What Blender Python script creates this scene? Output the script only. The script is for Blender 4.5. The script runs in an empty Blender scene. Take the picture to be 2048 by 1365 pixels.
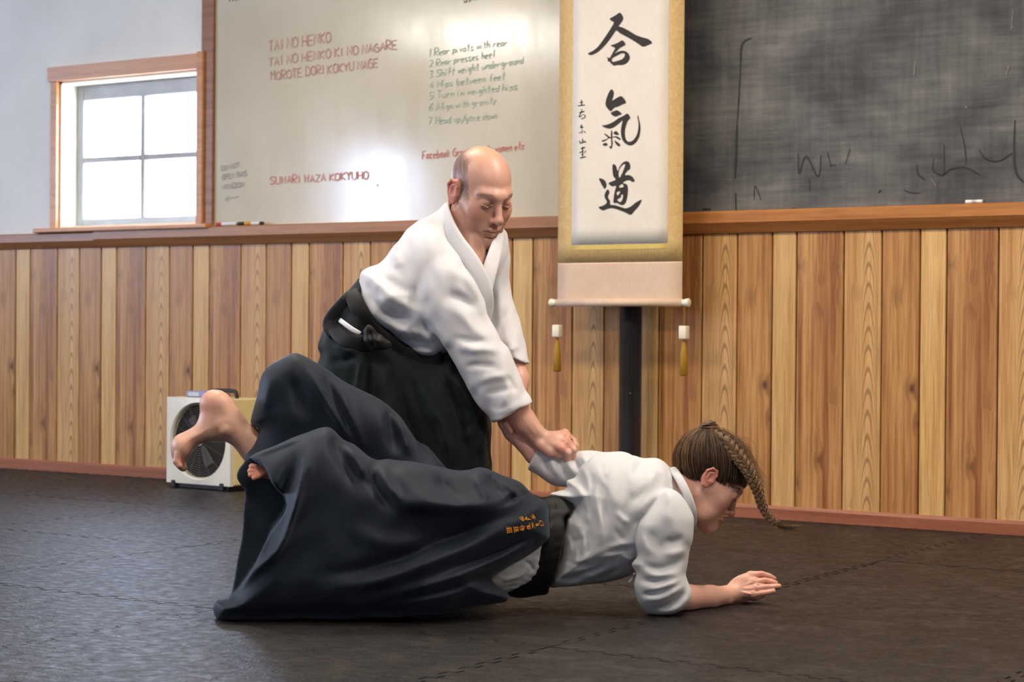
import bpy, bmesh, math, random
import numpy as np
from mathutils import Vector, Matrix
from mathutils.bvhtree import BVHTree
random.seed(7); np.random.seed(7)
SC = bpy.context.scene
COL = SC.collection

# ------------------------------------------------------------------ camera
FPX = 3800.0                      # focal length in pixels of the 2048 px wide frame (66.8 mm)
PHI, ROLL, PITCH = math.radians(32.8), math.radians(.45), math.atan(24.5 / FPX)
CAM = np.array([0, -6.72, .726])
_F0 = np.array([-math.sin(PHI), math.cos(PHI), 0]); _Z = np.array([0, 0, 1.])
_R0 = np.array([math.cos(PHI), math.sin(PHI), 0])
FWD = _F0 * math.cos(PITCH) - _Z * math.sin(PITCH)
_U0 = _Z * math.cos(PITCH) + _F0 * math.sin(PITCH)
UP = _U0 * math.cos(ROLL) - _R0 * math.sin(ROLL)
RGT = _R0 * math.cos(ROLL) + _U0 * math.sin(ROLL)
cam = bpy.data.cameras.new('camera'); camo = bpy.data.objects.new('camera', cam); COL.objects.link(camo)
cam.sensor_width = 36; cam.lens = FPX / 2048 * 36; cam.clip_end = 200
camo.matrix_world = Matrix(((RGT[0], UP[0], -FWD[0], CAM[0]), (RGT[1], UP[1], -FWD[1], CAM[1]), (RGT[2], UP[2], -FWD[2], CAM[2]), (0, 0, 0, 1)))
cam.dof.use_dof = True; cam.dof.focus_distance = 4.95; cam.dof.aperture_fstop = 7.0
SC.camera = camo

# ------------------------------------------------------------------ sky, lamps, exposure
SC.view_settings.view_transform = 'Standard'; SC.view_settings.look = 'None'
SC.view_settings.gamma = 1.0; SC.view_settings.use_curve_mapping = False
SC.view_settings.exposure = 0.52
try: SC.cycles.use_denoising = True
except Exception: pass
world = bpy.data.worlds.new('overcast_sky'); SC.world = world; world.use_nodes = True
_bg = world.node_tree.nodes['Background']; _bg.inputs[0].default_value = (.62, .73, 1.0, 1); _bg.inputs[1].default_value = 26.0

def area(name, loc, rot, sx, sy, power, color, portal=False):
    l = bpy.data.lights.new(name, 'AREA'); l.shape = 'RECTANGLE'; l.size = sx; l.size_y = sy
    l.energy = power; l.color = color
    o = bpy.data.objects.new(name, l); COL.objects.link(o); o.location = loc; o.rotation_euler = rot
    if portal: l.cycles.is_portal = True
    return o
HP = math.pi / 2
XL, XR, YB, ZC = -10.5, 3.2, -12.0, 3.3      # left wall, right wall, rear wall, ceiling
# tall windows in the left wall (y0, y1, z0, z1); daylight enters through portals
LEFT_WINDOWS = [(-4.4, -2.9, 1.2, 2.4), (-8.0, -6.9, 1.1, 2.4)]
REAR_WINDOWS = [(-4.6, -4.0, 1.5, 2.4), (-1.4, -.8, 1.5, 2.4)]
for a in LEFT_WINDOWS:
    area('window_daylight', (XL - .02, (a[0] + a[1]) / 2, (a[2] + a[3]) / 2), (0, -HP, 0), a[3] - a[2], a[1] - a[0], 1, (1, 1, 1), True)
for a in REAR_WINDOWS:
    area('window_daylight', ((a[0] + a[1]) / 2, YB - .02, (a[2] + a[3]) / 2), (HP, 0, 0), a[1] - a[0], a[3] - a[2], 1, (1, 1, 1), True)
area('window_daylight', (-6.54, .205, 1.57), (-HP, 0, 0), .9, .75, 1, (1, 1, 1), True)
# warm ceiling lamps (long tube fittings under the ceiling)
for lx, ly, p in ((-1.2, -2.0, 66), (-4.2, -2.0, 42), (-1.2, -4.6, 54), (-4.6, -4.6, 42), (1.6, -3.2, 56)):
    area('ceiling_lamp', (lx, ly, ZC - .07), (0, 0, 0), 1.5, .32, p, (1.0, .87, .72))
area('ceiling_lamp', (-9.0, -6.9, ZC - .07), (0, 0, 0), 1.5, 1.7, 115, (1.0, .95, .88))
# ------------------------------------------------------------------ helpers
def ray(px, py): return FWD + (px - 1024) / FPX * RGT - (py - 682.5) / FPX * UP
def wallp(px, py, y=0.0):
    d = ray(px, py); return CAM + d * ((y - CAM[1]) / d[1])
def floorp(px, py, z=0.0):
    d = ray(px, py); return CAM + d * ((z - CAM[2]) / d[2])
def at(px, py, Z): return CAM + ray(px, py) * Z

def lin(r, g, b):
    return tuple(((c / 255) / 12.92 if c / 255 <= .04045 else ((c / 255 + .055) / 1.055) ** 2.4) for c in (r, g, b)) + (1,)

class NT:
    """tiny node-tree builder"""
    def __init__(s, name):
        s.m = bpy.data.materials.new(name); s.m.use_nodes = True; s.t = s.m.node_tree
        s.b = s.t.nodes['Principled BSDF']
    def n(s, typ, ins=None, **props):
        nd = s.t.nodes.new(typ)
        for k, v in props.items(): setattr(nd, k, v)
        for k, v in (ins or {}).items(): s.set(nd.inputs[k], v)
        return nd
    def set(s, sock, v):
        if hasattr(v, 'is_output') or isinstance(v, bpy.types.NodeSocket): s.t.links.new(v, sock)
        else: sock.default_value = v
    def coord(s, kind='Object', scale=(1, 1, 1), loc=(0, 0, 0), rot=(0, 0, 0)):
        tc = s.n('ShaderNodeTexCoord'); mp = s.n('ShaderNodeMapping', {'Vector': tc.outputs[kind], 'Scale': scale, 'Location': loc, 'Rotation': rot})
        return mp.outputs[0]
    def noise(s, vec, scale=5, detail=4, rough=.55, dist=0):
        return s.n('ShaderNodeTexNoise', {'Vector': vec, 'Scale': scale, 'Detail': detail, 'Roughness': rough, 'Distortion': dist}).outputs[0]
    def ramp(s, fac, stops):
        r = s.n('ShaderNodeValToRGB', {'Fac': fac}); el = r.color_ramp.elements
        while len(el) < len(stops): el.new(.5)
        for e, (p, c) in zip(el, stops): e.position = p; e.color = c if len(c) == 4 else (*c, 1)
        return r.outputs[0]
    def mix(s, fac, a, b, mode='MIX'):
        m = s.n('ShaderNodeMix', data_type='RGBA', blend_type=mode)
        s.set(m.inputs[0], fac); s.set(m.inputs[6], a); s.set(m.inputs[7], b); return m.outputs[2]
    def math(s, op, a, b=0.0, clamp=False):
        m = s.n('ShaderNodeMath', operation=op, use_clamp=clamp); s.set(m.inputs[0], a); s.set(m.inputs[1], b); return m.outputs[0]
    def maprange(s, v, a, b, c=0.0, d=1.0):
        return s.n('ShaderNodeMapRange', {0: v, 1: a, 2: b, 3: c, 4: d}).outputs[0]
    def bump(s, h, strength=.3, dist=.01):
        s.set(s.b.inputs['Normal'], s.n('ShaderNodeBump', {'Height': h, 'Strength': strength, 'Distance': dist}).outputs[0])
    def done(s, color=None, rough=None, metal=None, spec=None, **kw):
        if color is not None: s.set(s.b.inputs['Base Color'], color)
        if rough is not None: s.set(s.b.inputs['Roughness'], rough)
        if metal is not None: s.set(s.b.inputs['Metallic'], metal)
        if spec is not None: s.set(s.b.inputs['Specular IOR Level'], spec)
        for k, v in kw.items(): s.set(s.b.inputs[k], v)
        return s.m

def flat(name, rgb, rough=.6, var=.06, scale=30, spec=.4, metal=0.0, bump=0.0):
    t = NT(name); c = lin(*rgb); v = t.noise(t.coord(), scale)
    lo = tuple(x * (1 - var) for x in c[:3]) + (1,); hi = tuple(min(1, x * (1 + var)) for x in c[:3]) + (1,)
    if bump: t.bump(v, bump, .002)
    return t.done(t.ramp(v, [(.3, lo), (.7, hi)]), rough, metal, spec)

def link(name, me, mat=None, parent=None, smooth=False):
    o = bpy.data.objects.new(name, me); COL.objects.link(o)
    if mat is not None and not me.materials: me.materials.append(mat)
    if smooth:
        for p in me.polygons: p.use_smooth = True
    if parent is not None: o.parent = parent
    return o
def tag(o, label=None, cat=None, group=None, kind=None):
    if label: o['label'] = label
    if cat: o['category'] = cat
    if group: o['group'] = group
    if kind: o['kind'] = kind
    return o
def empty(name, loc=(0, 0, 0), rz=0.0):
    o = bpy.data.objects.new(name, None); COL.objects.link(o); o.location = loc; o.rotation_euler = (0, 0, rz)
    o.empty_display_size = .05; return o
def mesh(name, verts, faces):
    me = bpy.data.meshes.new(name); me.from_pydata([tuple(map(float, v)) for v in verts], [], faces); me.update(); return me
def bm_mesh(name, bm, recalc=True):
    if recalc: bmesh.ops.recalc_face_normals(bm, faces=bm.faces)
    me = bpy.data.meshes.new(name); bm.to_mesh(me); bm.free(); return me
def bbox(bm, x0, x1, y0, y1, z0, z1, bev=0.0, seg=1):
    ret = bmesh.ops.create_cube(bm, size=1.0)
    vs = ret['verts']
    for v in vs:
        v.co = Vector(((x0 + x1) / 2 + v.co.x * (x1 - x0), (y0 + y1) / 2 + v.co.y * (y1 - y0), (z0 + z1) / 2 + v.co.z * (z1 - z0)))
    if bev > 0:
        es = set(e for v in vs for e in v.link_edges)
        bmesh.ops.bevel(bm, geom=list(es), offset=bev, segments=seg, affect='EDGES', profile=.5)
def box(name, x0, x1, y0, y1, z0, z1, mat, parent=None, bev=0.0, seg=1, smooth=False):
    bm = bmesh.new(); bbox(bm, x0, x1, y0, y1, z0, z1, bev, seg)
    return link(name, bm_mesh(name, bm), mat, parent, smooth)
def prism_x(name, prof, x0, x1, mat, parent=None):
    """profile [(y,z)] swept along x"""
    n = len(prof); vs = [(x0, y, z) for y, z in prof] + [(x1, y, z) for y, z in prof]
    fs = [tuple(range(n)), tuple(range(2 * n - 1, n - 1, -1))] + [(i, i + n, (i + 1) % n + n, (i + 1) % n) for i in range(n)]
    bm = bmesh.new(); bv = [bm.verts.new(v) for v in vs]
    for f in fs: bm.faces.new([bv[i] for i in f])
    return link(name, bm_mesh(name, bm), mat, parent)
def tube_data(pts, rad, seg=8, verts=None, faces=None, cap=True):
    """tube along pts; rad scalar or list"""
    verts = [] if verts is None else verts; faces = [] if faces is None else faces
    P = [np.array(p, float) for p in pts]; n = len(P); R = rad if hasattr(rad, '__len__') else [rad] * n
    up = np.array([0.0, 0.0, 1.0]); prev = None
    for i in range(n):
        t = P[min(i + 1, n - 1)] - P[max(i - 1, 0)]; t = t / (np.linalg.norm(t) + 1e-12)
        if prev is None:
            a = np.cross(t, up)
            if np.linalg.norm(a) < 1e-3: a = np.cross(t, np.array([1.0, 0, 0]))
        else: a = prev - t * (prev @ t)
        a = a / (np.linalg.norm(a) + 1e-12); prev = a; b = np.cross(t, a)
        for k in range(seg):
            an = 2 * math.pi * k / seg; verts.append(P[i] + R[i] * (a * math.cos(an) + b * math.sin(an)))
    base = len(verts) - n * seg
    for i in range(n - 1):
        for k in range(seg):
            k2 = (k + 1) % seg
            faces.append((base + i * seg + k, base + i * seg + k2, base + (i + 1) * seg + k2, base + (i + 1) * seg + k))
    if cap:
        faces.append(tuple(base + k for k in reversed(range(seg)))); faces.append(tuple(base + (n - 1) * seg + k for k in range(seg)))
    return verts, faces
def tube(name, pts, rad, mat, parent=None, seg=8):
    v, f = tube_data(pts, rad, seg); return link(name, mesh(name, v, f), mat, parent, True)
def lathe(name, prof, mat, parent=None, seg=24, axis='z'):
    """profile [(r, h)] revolved"""
    vs, fs = [], []; n = len(prof)
    for k in range(seg):
        a = 2 * math.pi * k / seg
        for r, h in prof:
            x, y, z = r * math.cos(a), r * math.sin(a), h
            vs.append({'z': (x, y, z), 'x': (z, x, y), 'y': (x, z, y)}[axis])
    for k in range(seg):
        for i in range(n - 1):
            fs.append((k * n + i, ((k + 1) % seg) * n + i, ((k + 1) % seg) * n + i + 1, k * n + i + 1))
    bm = bmesh.new(); bv = [bm.verts.new(v) for v in vs]
    for f in fs: bm.faces.new([bv[i] for i in f])
    bmesh.ops.remove_doubles(bm, verts=bm.verts, dist=1e-6)
    return link(name, bm_mesh(name, bm), mat, parent, True)
def catmull(pts, n=6, closed=False):
    P = [np.array(p, float) for p in pts]; out = []; m = len(P)
    for i in range(m if closed else m - 1):
        if closed: p0, p1, p2, p3 = P[(i - 1) % m], P[i], P[(i + 1) % m], P[(i + 2) % m]
        else: p0, p1, p2, p3 = P[max(i - 1, 0)], P[i], P[i + 1], P[min(i + 2, m - 1)]
        for k in range(n):
            t = k / n
            out.append(.5 * ((2 * p1) + (p2 - p0) * t + (2 * p0 - 5 * p1 + 4 * p2 - p3) * t * t + (3 * p1 - p0 - 3 * p2 + p3) * t ** 3))
    if not closed: out.append(P[-1])
    return out
# ------------------------------------------------------------------ materials of the place
def wood_mat(name, base, dark, light, streak=1.0, knots=.55, wave=0.0, seed=0.0, cath=0.0, rough=.42):
    t = NT(name)
    co = t.coord('Object', (1, 1, 1), (seed, 0, seed * 1.7))
    sep = t.n('ShaderNodeSeparateXYZ', {0: co})
    # knots: cells far apart, only some of them
    kv = t.n('ShaderNodeMapping', {'Vector': co, 'Scale': (13, 1, 8.5)}).outputs[0]
    vor = t.n('ShaderNodeTexVoronoi', {'Vector': kv, 'Scale': 1.0, 'Randomness': 1.0}, voronoi_dimensions='3D')
    cellr = t.n('ShaderNodeSeparateColor', {0: vor.outputs['Color']}).outputs[0]
    on = t.math('GREATER_THAN', cellr, 1 - knots)
    kd = t.maprange(vor.outputs['Distance'], .05, .20, 1, 0)
    kn = t.math('MULTIPLY', kd, on)
    halo = t.math('MULTIPLY', t.maprange(vor.outputs['Distance'], .0, .50, 1, 0), on)
    # grain bends round the knots
    bend = t.math('MULTIPLY', halo, .02)
    xx = t.math('ADD', sep.outputs[0], bend)
    gv = t.n('ShaderNodeCombineXYZ', {0: xx, 1: 0.0, 2: sep.outputs[2]}).outputs[0]
    g1 = t.noise(t.n('ShaderNodeMapping', {'Vector': gv, 'Scale': (60, 1, 1.1)}).outputs[0], 1.0, 5, .6, .4)
    g2 = t.noise(t.n('ShaderNodeMapping', {'Vector': gv, 'Scale': (13, 1, .55)}).outputs[0], 1.0, 3, .5, .6)
    g3 = t.noise(t.n('ShaderNodeMapping', {'Vector': gv, 'Scale': (260, 1, 6)}).outputs[0], 1.0, 2, .5)
    fac = t.math('ADD', t.math('MULTIPLY', g1, .55), t.math('MULTIPLY', g2, .45))
    c = t.ramp(fac, [(.39, lin(*dark)), (.5, lin(*base)), (.60, lin(*light))])
    c = t.mix(t.math('MULTIPLY', t.maprange(g3, .35, .6, 1, 0), .34 * streak), c, lin(*[x * .55 for x in dark]))
    if cath > 0:   # arched growth rings on the flat-sawn side
        wz = t.noise(t.n('ShaderNodeMapping', {'Vector': co, 'Scale': (6, 1, 2.6)}).outputs[0], 1.0, 2, .5)
        so = t.n('ShaderNodeSeparateXYZ', {0: t.coord('Object')})
        off = t.math('SUBTRACT', so.outputs[0], .026)
        par = t.math('ADD', t.math('MULTIPLY', t.math('MULTIPLY', off, off), 420.0), t.math('MULTIPLY', so.outputs[2], 2.3))
        ph = t.math('ADD', t.math('MULTIPLY', par, 34.0), t.math('MULTIPLY', wz, 9.0))
        ring = t.maprange(t.math('SINE', ph), .35, 1.0)
        msk = t.maprange(t.math('ABSOLUTE', off),   .020, .036, 1, 0)
        c = t.mix(t.math('MULTIPLY', t.math('MULTIPLY', ring, msk), cath), c, lin(*[x * .72 for x in dark]))
    c = t.mix(t.math('MULTIPLY', halo, .6), c, lin(*[x * .72 for x in dark]))
    c = t.mix(t.math('MULTIPLY', kn, .85), c, lin(72, 40, 26))
    info = t.n('ShaderNodeObjectInfo')
    c = t.mix(t.maprange(info.outputs['Random'], 0, 1, 0, .16), c, lin(150, 104, 70))
    t.bump(g1, .12, .002)
    return t.done(c, t.maprange(g1, .3, .7, rough - .06, rough + .08), spec=.45)
M = {}
M['plankA'] = wood_mat('panel_red_brown', (188, 134, 78), (144, 88, 44), (208, 158, 98), knots=.26, seed=1.3)
M['plankB'] = wood_mat('panel_light_cathedral', (212, 166, 106), (182, 128, 72), (224, 184, 124), knots=.10, seed=5.1, cath=.75)
M['plankC'] = wood_mat('panel_brown_knotty', (182, 128, 72), (138, 84, 42), (202, 152, 92), knots=.30, seed=9.7)
M['plankD'] = wood_mat('panel_plain_tan', (216, 172, 108), (194, 144, 84), (226, 186, 124), knots=.03, seed=3.9)
M['rail'] = wood_mat('rail_wood', (166, 112, 66), (132, 82, 46), (186, 132, 84), knots=.0, seed=2.2, rough=.36)
M['rail_l'] = wood_mat('rail_wood_pale', (172, 116, 74), (142, 90, 52), (190, 136, 92), knots=.0, seed=6.2, rough=.36)
def wood_x(name, base, dark, light, rough=.4):
    t = NT(name); co = t.coord('Object', (1.2, 40, 40))
    g = t.noise(co, 1.0, 5, .6, .3); g2 = t.noise(t.coord('Object', (9, 90, 90)), 1.0, 3, .6)
    c = t.ramp(t.math('ADD', t.math('MULTIPLY', g, .7), t.math('MULTIPLY', g2, .3)), [(.3, lin(*dark)), (.5, lin(*base)), (.7, lin(*light))])
    sp = t.noise(t.coord('Object', (7, 7, 14)), 3.0, 4, .7)
    c = t.mix(t.maprange(sp, .70, .74, 0, .55), c, lin(214, 196, 176))
    t.bump(g, .12, .002); return t.done(c, rough, spec=.45)
M['railx'] = wood_x('rail_brown', (158, 108, 70), (128, 82, 50), (178, 126, 84))
M['railx_w'] = wood_x('rail_orange_brown', (178, 116, 60), (146, 88, 40), (196, 134, 74))
M['casing'] = wood_x('window_casing_wood', (194, 134, 82), (172, 112, 64), (206, 150, 98))
M['strip'] = wood_x('board_edge_strip', (140, 92, 56), (108, 68, 38), (164, 110, 70))
M['base'] = wood_x('baseboard_red', (150, 90, 62), (124, 68, 44), (166, 106, 78), .45)

def wall_white():
    t = NT('painted_white_wall'); v = t.noise(t.coord('Object'), 3.0, 5, .6)
    v2 = t.noise(t.coord('Object'), 140.0, 2, .5); t.bump(v2, .08, .002)
    return t.done(t.ramp(v, [(.3, lin(222, 222, 216)), (.7, lin(232, 232, 228))]), .6, spec=.3)
M['wall'] = wall_white()
M['gap'] = flat('dark_groove', (46, 30, 20), .9)
M['outer'] = flat('room_wall_plain', (156, 152, 148), .8)
M['ceil'] = flat('ceiling_white', (226, 222, 212), .8)

def mat_floor():
    t = NT('black_foam_mat')
    oi = t.n('ShaderNodeObjectInfo')
    tc = t.n('ShaderNodeTexCoord')
    geo = t.n('ShaderNodeNewGeometry')
    v = t.n('ShaderNodeMapping', {'Vector': geo.outputs['Position'], 'Scale': (1, 1.25, 1), 'Rotation': (0, 0, math.radians(-33))}).outputs[0]
    s = t.noise(v, 7.0, 6, .68, .4); s2 = t.noise(v, 26.0, 5, .7, .5); s3 = t.noise(v, 110.0, 3, .6)
    big = t.noise(geo.outputs['Position'], 1.1, 3, .5)
    c = t.ramp(s, [(.32, lin(17, 16, 17)), (.5, lin(31, 29, 30)), (.68, lin(50, 47, 47))])
    c = t.mix(t.maprange(s2, .56, .70, 0, .55), c, lin(72, 68, 67))
    c = t.mix(t.maprange(s2, .44, .34, 0, .8), c, lin(9, 8, 9))
    c = t.mix(t.maprange(big, .35, .65, 0, .20), c, lin(38, 33, 30))
    c = t.mix(t.maprange(oi.outputs['Random'], 0, 1, 0, .15), c, lin(22, 21, 21))
    t.bump(t.math('ADD', t.math('ADD', s2, t.math('MULTIPLY', s, .8)), t.math('MULTIPLY', s3, .3)), .55, .010)
    return t.done(c, t.maprange(s2, .34, .66, .58, .36), spec=.26)
M['mat'] = mat_floor()

def whiteboard_mat():
    t = NT('whiteboard_enamel'); co = t.coord('Object')
    v = t.noise(co, 1.6, 4, .6); v2 = t.noise(t.coord('Object', (1, 1, .25)), 9.0, 5, .65, .6)
    c = t.ramp(v, [(.3, lin(194, 185, 164)), (.7, lin(208, 198, 177))])
    c = t.mix(t.maprange(v2, .52, .75, 0, .25), c, lin(180, 171, 152))
    return t.done(c, t.maprange(v2, .3, .7, .09, .17), spec=.75)
M['wb'] = whiteboard_mat()
def chalk_mat():
    t = NT('chalkboard_slate')
    v = t.noise(t.coord('Object', (1.6, 1, 2.2)), 1.5, 5, .55, .3)
    h = t.noise(t.coord('Object', (2.2, 1, 34)), 1.5, 4, .65, .1)
    w = t.noise(t.coord('Object', (30, 1, 2.6), (3, 0, 0)), 1.3, 4, .65, .1)
    f = t.math('ADD', t.math('MULTIPLY', v, .62), t.math('ADD', t.math('MULTIPLY', h, .22), t.math('MULTIPLY', w, .16)))
    c = t.ramp(f, [(.36, lin(52, 51, 52)), (.46, lin(78, 77, 78)), (.55, lin(100, 99, 97)), (.68, lin(134, 132, 127))])
    sp = t.noise(t.coord('Object', (1, 1, 1)), 26.0, 3, .6)
    c = t.mix(t.maprange(sp, .72, .80, 0, .35), c, lin(176, 170, 164))
    return t.done(c, .62, spec=.35)
M['cb'] = chalk_mat()

# ------------------------------------------------------------------ the room shell
def st(o): o['kind'] = 'structure'; return o
floor = st(box('floor', XL, XR, YB, .0, -.10, -.022, M['gap']))
ceiling = st(box('ceiling', XL - .1, XR + .1, YB - .1, .1, ZC, ZC + .1, M['ceil']))
def wall_with_holes(name, u0, u1, z0, z1, holes, place, mat):
    """one mesh made of blocks round rectangular openings; place(u,z,side)->xyz"""
    us = sorted({u0, u1, *[h[0] for h in holes], *[h[1] for h in holes]}); zs = sorted({z0, z1, *[h[2] for h in holes], *[h[3] for h in holes]})
    bm = bmesh.new(); cache = {}
    def vert(u, z, s):
        k = (u, z, s)
        if k not in cache: cache[k] = bm.verts.new(place(u, z, s))
        return cache[k]
    solid = {}
    for i in range(len(us) - 1):
        for j in range(len(zs) - 1):
            cu, cz = (us[i] + us[i + 1]) / 2, (zs[j] + zs[j + 1]) / 2
            solid[i, j] = not any(h[0] < cu < h[1] and h[2] < cz < h[3] for h in holes)
    for (i, j), s in solid.items():
        if not s: continue
        a, b, c, d = (us[i], zs[j]), (us[i + 1], zs[j]), (us[i + 1], zs[j + 1]), (us[i], zs[j + 1])
        for side in (0, 1): bm.faces.new([vert(*q, side) for q in (a, b, c, d)])
        for p, q, di, dj in ((a, b, 0, -1), (b, c, 1, 0), (c, d, 0, 1), (d, a, -1, 0)):
            if not solid.get((i + di, j + dj), False):
                bm.faces.new([vert(*p, 0), vert(*q, 0), vert(*q, 1), vert(*p, 1)])
    return link(name, bm_mesh(name, bm), mat)
# window opening in the back wall, read off the photograph's perspective
WX0, WX1, WZ0, WZ1 = -7.01, -6.075, 1.205, 1.935
wall_back = st(wall_with_holes('wall_back', XL, XR, -.1, ZC, [(WX0, WX1, WZ0, WZ1)], lambda u, z, s: (u, .2 * s, z), M['wall']))
wall_left = st(wall_with_holes('wall_left', YB, .2, -.1, ZC, [(a[0], a[1], a[2], a[3]) for a in LEFT_WINDOWS], lambda u, z, s: (XL - .15 * s, u, z), M['outer']))
wall_rear = st(wall_with_holes('wall_rear', XL, XR, -.1, ZC, [tuple(a) for a in REAR_WINDOWS], lambda u, z, s: (u, YB - .15 * s, z), M['outer']))
wall_right = st(box('wall_right', XR, XR + .15, YB, .2, -.1, ZC, M['outer']))

# wainscot: random-width grooved planks, the pattern of four repeating every 0.6 m
groove = st(box('trim_1', XL, XR, -.006, -.0005, .0, 1.14, M['gap']))
tag(groove, 'dark backing seen in the grooves between the wall planks')
PAT = [(0.0, .193, 'plankA'), (.193, .345, 'plankB'), (.345, .494, 'plankC'), (.494, .596, 'plankD')]
pm = {}
k0 = -3.027 - .596 * 10
for g in range(0, 15):
    for a, b, mk in PAT:
        x0, x1 = k0 + g * .596 + a, k0 + g * .596 + b
        if x1 > -1.2 or x0 < -8.9: continue
        if mk not in pm:
            w = (b - a) / 2 - .0028; bm = bmesh.new(); bbox(bm, -w, w, -.012, 0, .0, 1.07, 0)
            es = [e for e in bm.edges if all(v.co.y < -.01 for v in e.verts) and abs(e.verts[0].co.x - e.verts[1].co.x) < 1e-5]
            bmesh.ops.bevel(bm, geom=es, offset=.003, segments=1, affect='EDGES')
            pm[mk] = bm_mesh('plank', bm); pm[mk].materials.append(M[mk])
        o = link('plank', pm[mk], None, wall_back); o.location = ((x0 + x1) / 2, -.006, .048)
for xa, xb in ((XL, -8.9), (-1.2, XR)):
    st(box('trim_2' if xa == XL else 'trim_3', xa, xb, -.018, -.006, .048, 1.118, M['plankC']))
# chair rail / tray under the boards
RPROF = [(0, 1.106), (-.028, 1.106), (-.058, 1.146), (-.058, 1.186), (-.05, 1.192), (0, 1.192)]
RPROF2 = [(0, 1.106), (-.024, 1.106), (-.05, 1.140), (-.05, 1.176), (-.044, 1.182), (0, 1.182)]
xm = wallp(203, 480)[0]
st(prism_x('trim_4', RPROF2, XL, xm - .002, M['railx']))
st(prism_x('trim_5', RPROF, xm, -3.80, M['railx']))
st(prism_x('trim_6', RPROF, -3.798, XR, M['railx_w']))
st(prism_x('baseboard_back', [(0, 0), (-.030, 0), (-.030, .040), (-.022, .052), (0, .052)], XL, XR, M['base']))

# floor of one-metre interlocking mats
def mat_outline():
    n = 14; amp = .011; pitch = 1.0 / n; g = .0026
    prof = [(.0, 0.0), (.05, 0.0)]
    for i in range(n):
        for u, s2 in ((.03, -amp), (.47, -amp), (.53, amp), (.97, amp)):
            q = (i + u) * pitch
            if .06 < q < .94: prof.append((q, s2))
    prof += [(.95, 0.0), (1.0, 0.0)]
    L = []
    L += [(q, s2) for q, s2 in prof[:-1]]
    L += [(1 + s2, q) for q, s2 in prof[:-1]]
    L += [(q, 1 + s2) for q, s2 in reversed(prof[1:])]
    L += [(s2, q) for q, s2 in reversed(prof[1:])]
    return [(.5 + (x - .5) * (1 - 2 * g), .5 + (y - .5) * (1 - 2 * g)) for x, y in L]
mo = mat_outline(); bm = bmesh.new()
tv = [bm.verts.new((x, y, 0)) for x, y in mo]; f = bm.faces.new(tv)
r = bmesh.ops.extrude_face_region(bm, geom=[f]); 
for v in [g for g in r['geom'] if isinstance(g, bmesh.types.BMVert)]: v.co.z = -.022
bmesh.ops.triangulate(bm, faces=[f for f in bm.faces if len(f.verts) > 4])
matm = bm_mesh('mat', bm); matm.materials.append(M['mat'])
for i in range(-10, 3):
    for j in range(-8, 0):
        o = link('mat', matm, None, floor); o.location = (-.27 + i, -.03 + j, random.uniform(-.0006, .0006)); o.rotation_euler = (0, 0, 0)

# ------------------------------------------------------------------ the window
def glass_mat():
    t = NT('window_glass'); out = t.t.nodes['Material Output']
    tr = t.n('ShaderNodeBsdfTransparent', {'Color': (.96, .98, .98, 1)}); gl = t.n('ShaderNodeBsdfGlossy', {'Roughness': .03})
    mx = t.n('ShaderNodeMixShader', {0: .07, 1: tr.outputs[0], 2: gl.outputs[0]})
    t.t.links.new(mx.outputs[0], out.inputs[0]); return t.m
M['glass'] = glass_mat()
M['sash'] = flat('sash_grey_paint', (150, 149, 150), .5, .08, 12)
M['reveal'] = flat('reveal_cream_paint', (232, 224, 204), .55, .05, 8)
win = empty('window_1', (0, 0, 0)); st(win)
win['label'] = 'four-pane wooden window above the wainscot beside the whiteboard'
wx0, wx1, wz0, wz1 = WX0, WX1, WZ0, WZ1
# reveal lining
for nm, b in (('reveal', (wx0, wx0 + .012, -.004, .19, wz0, wz1)), ('reveal', (wx1 - .012, wx1, -.004, .19, wz0, wz1)), ('reveal', (wx0, wx1, -.004, .19, wz1 - .012, wz1)), ('reveal', (wx0, wx1, .0, .19, wz0, wz0 + .012))):
    box(nm, *b, M['reveal'], win)
# casing boards
box('casing', wx0 - .042, wx0, -.03, .0, wz0, wz1, M['casing'], win, .004)
box('casing', wx1, wx1 + .042, -.044, .0, wz0, wz1 + .078, M['casing'], win, .004)
prism_x('casing', [(0, wz1), (-.03, wz1), (-.034, wz1 + .070), (0, wz1 + .078)], wx0 - .06, wx1 - .001, M['casing'], win)
box('window_sill', wx0 - .115, wx1 + .095, -.075, .02, wz0 - .022, wz0, M['casing'], win, .005)
# sash with glazing bars and four panes
sy0, sy1 = .10, .135
sx0, sx1, sz0, sz1 = wx0 + .012, wx1 - .012, wz0 + .012, wz1 - .012
fw = .045
box('sash_stile', sx0, sx0 + fw, sy0, sy1, sz0, sz1, M['sash'], win, .004); box('sash_stile', sx1 - fw, sx1, sy0, sy1, sz0, sz1, M['sash'], win, .004)
box('sash_rail', sx0 + fw, sx1 - fw, sy0, sy1, sz1 - .075, sz1, M['sash'], win, .004); box('sash_rail', sx0 + fw, sx1 - fw, sy0, sy1, sz0, sz0 + .04, M['sash'], win, .004)
mx, mz = (sx0 + sx1) / 2 - .01, (sz0 + sz1) / 2 - .02
gx0, gx1, gz0, gz1 = sx0 + fw, sx1 - fw, sz0 + .04, sz1 - .075
box('glazing_bar', mx - .014, mx + .014, sy0 + .002, sy1, gz0, gz1, M['sash'], win, .003)
box('glazing_bar', gx0, mx - .014, sy0 + .003, sy1, mz - .014, mz + .014, M['sash'], win, .003)
box('glazing_bar', mx + .014, gx1, sy0 + .003, sy1, mz - .014, mz + .014, M['sash'], win, .003)
for xa, xb in ((gx0, mx - .014), (mx + .014, gx1)):
    for za, zb in ((gz0, mz - .014), (mz + .014, gz1)):
        box('pane', xa - .004, xb + .004, .118, .122, za - .004, zb + .004, M['glass'], win)
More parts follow.
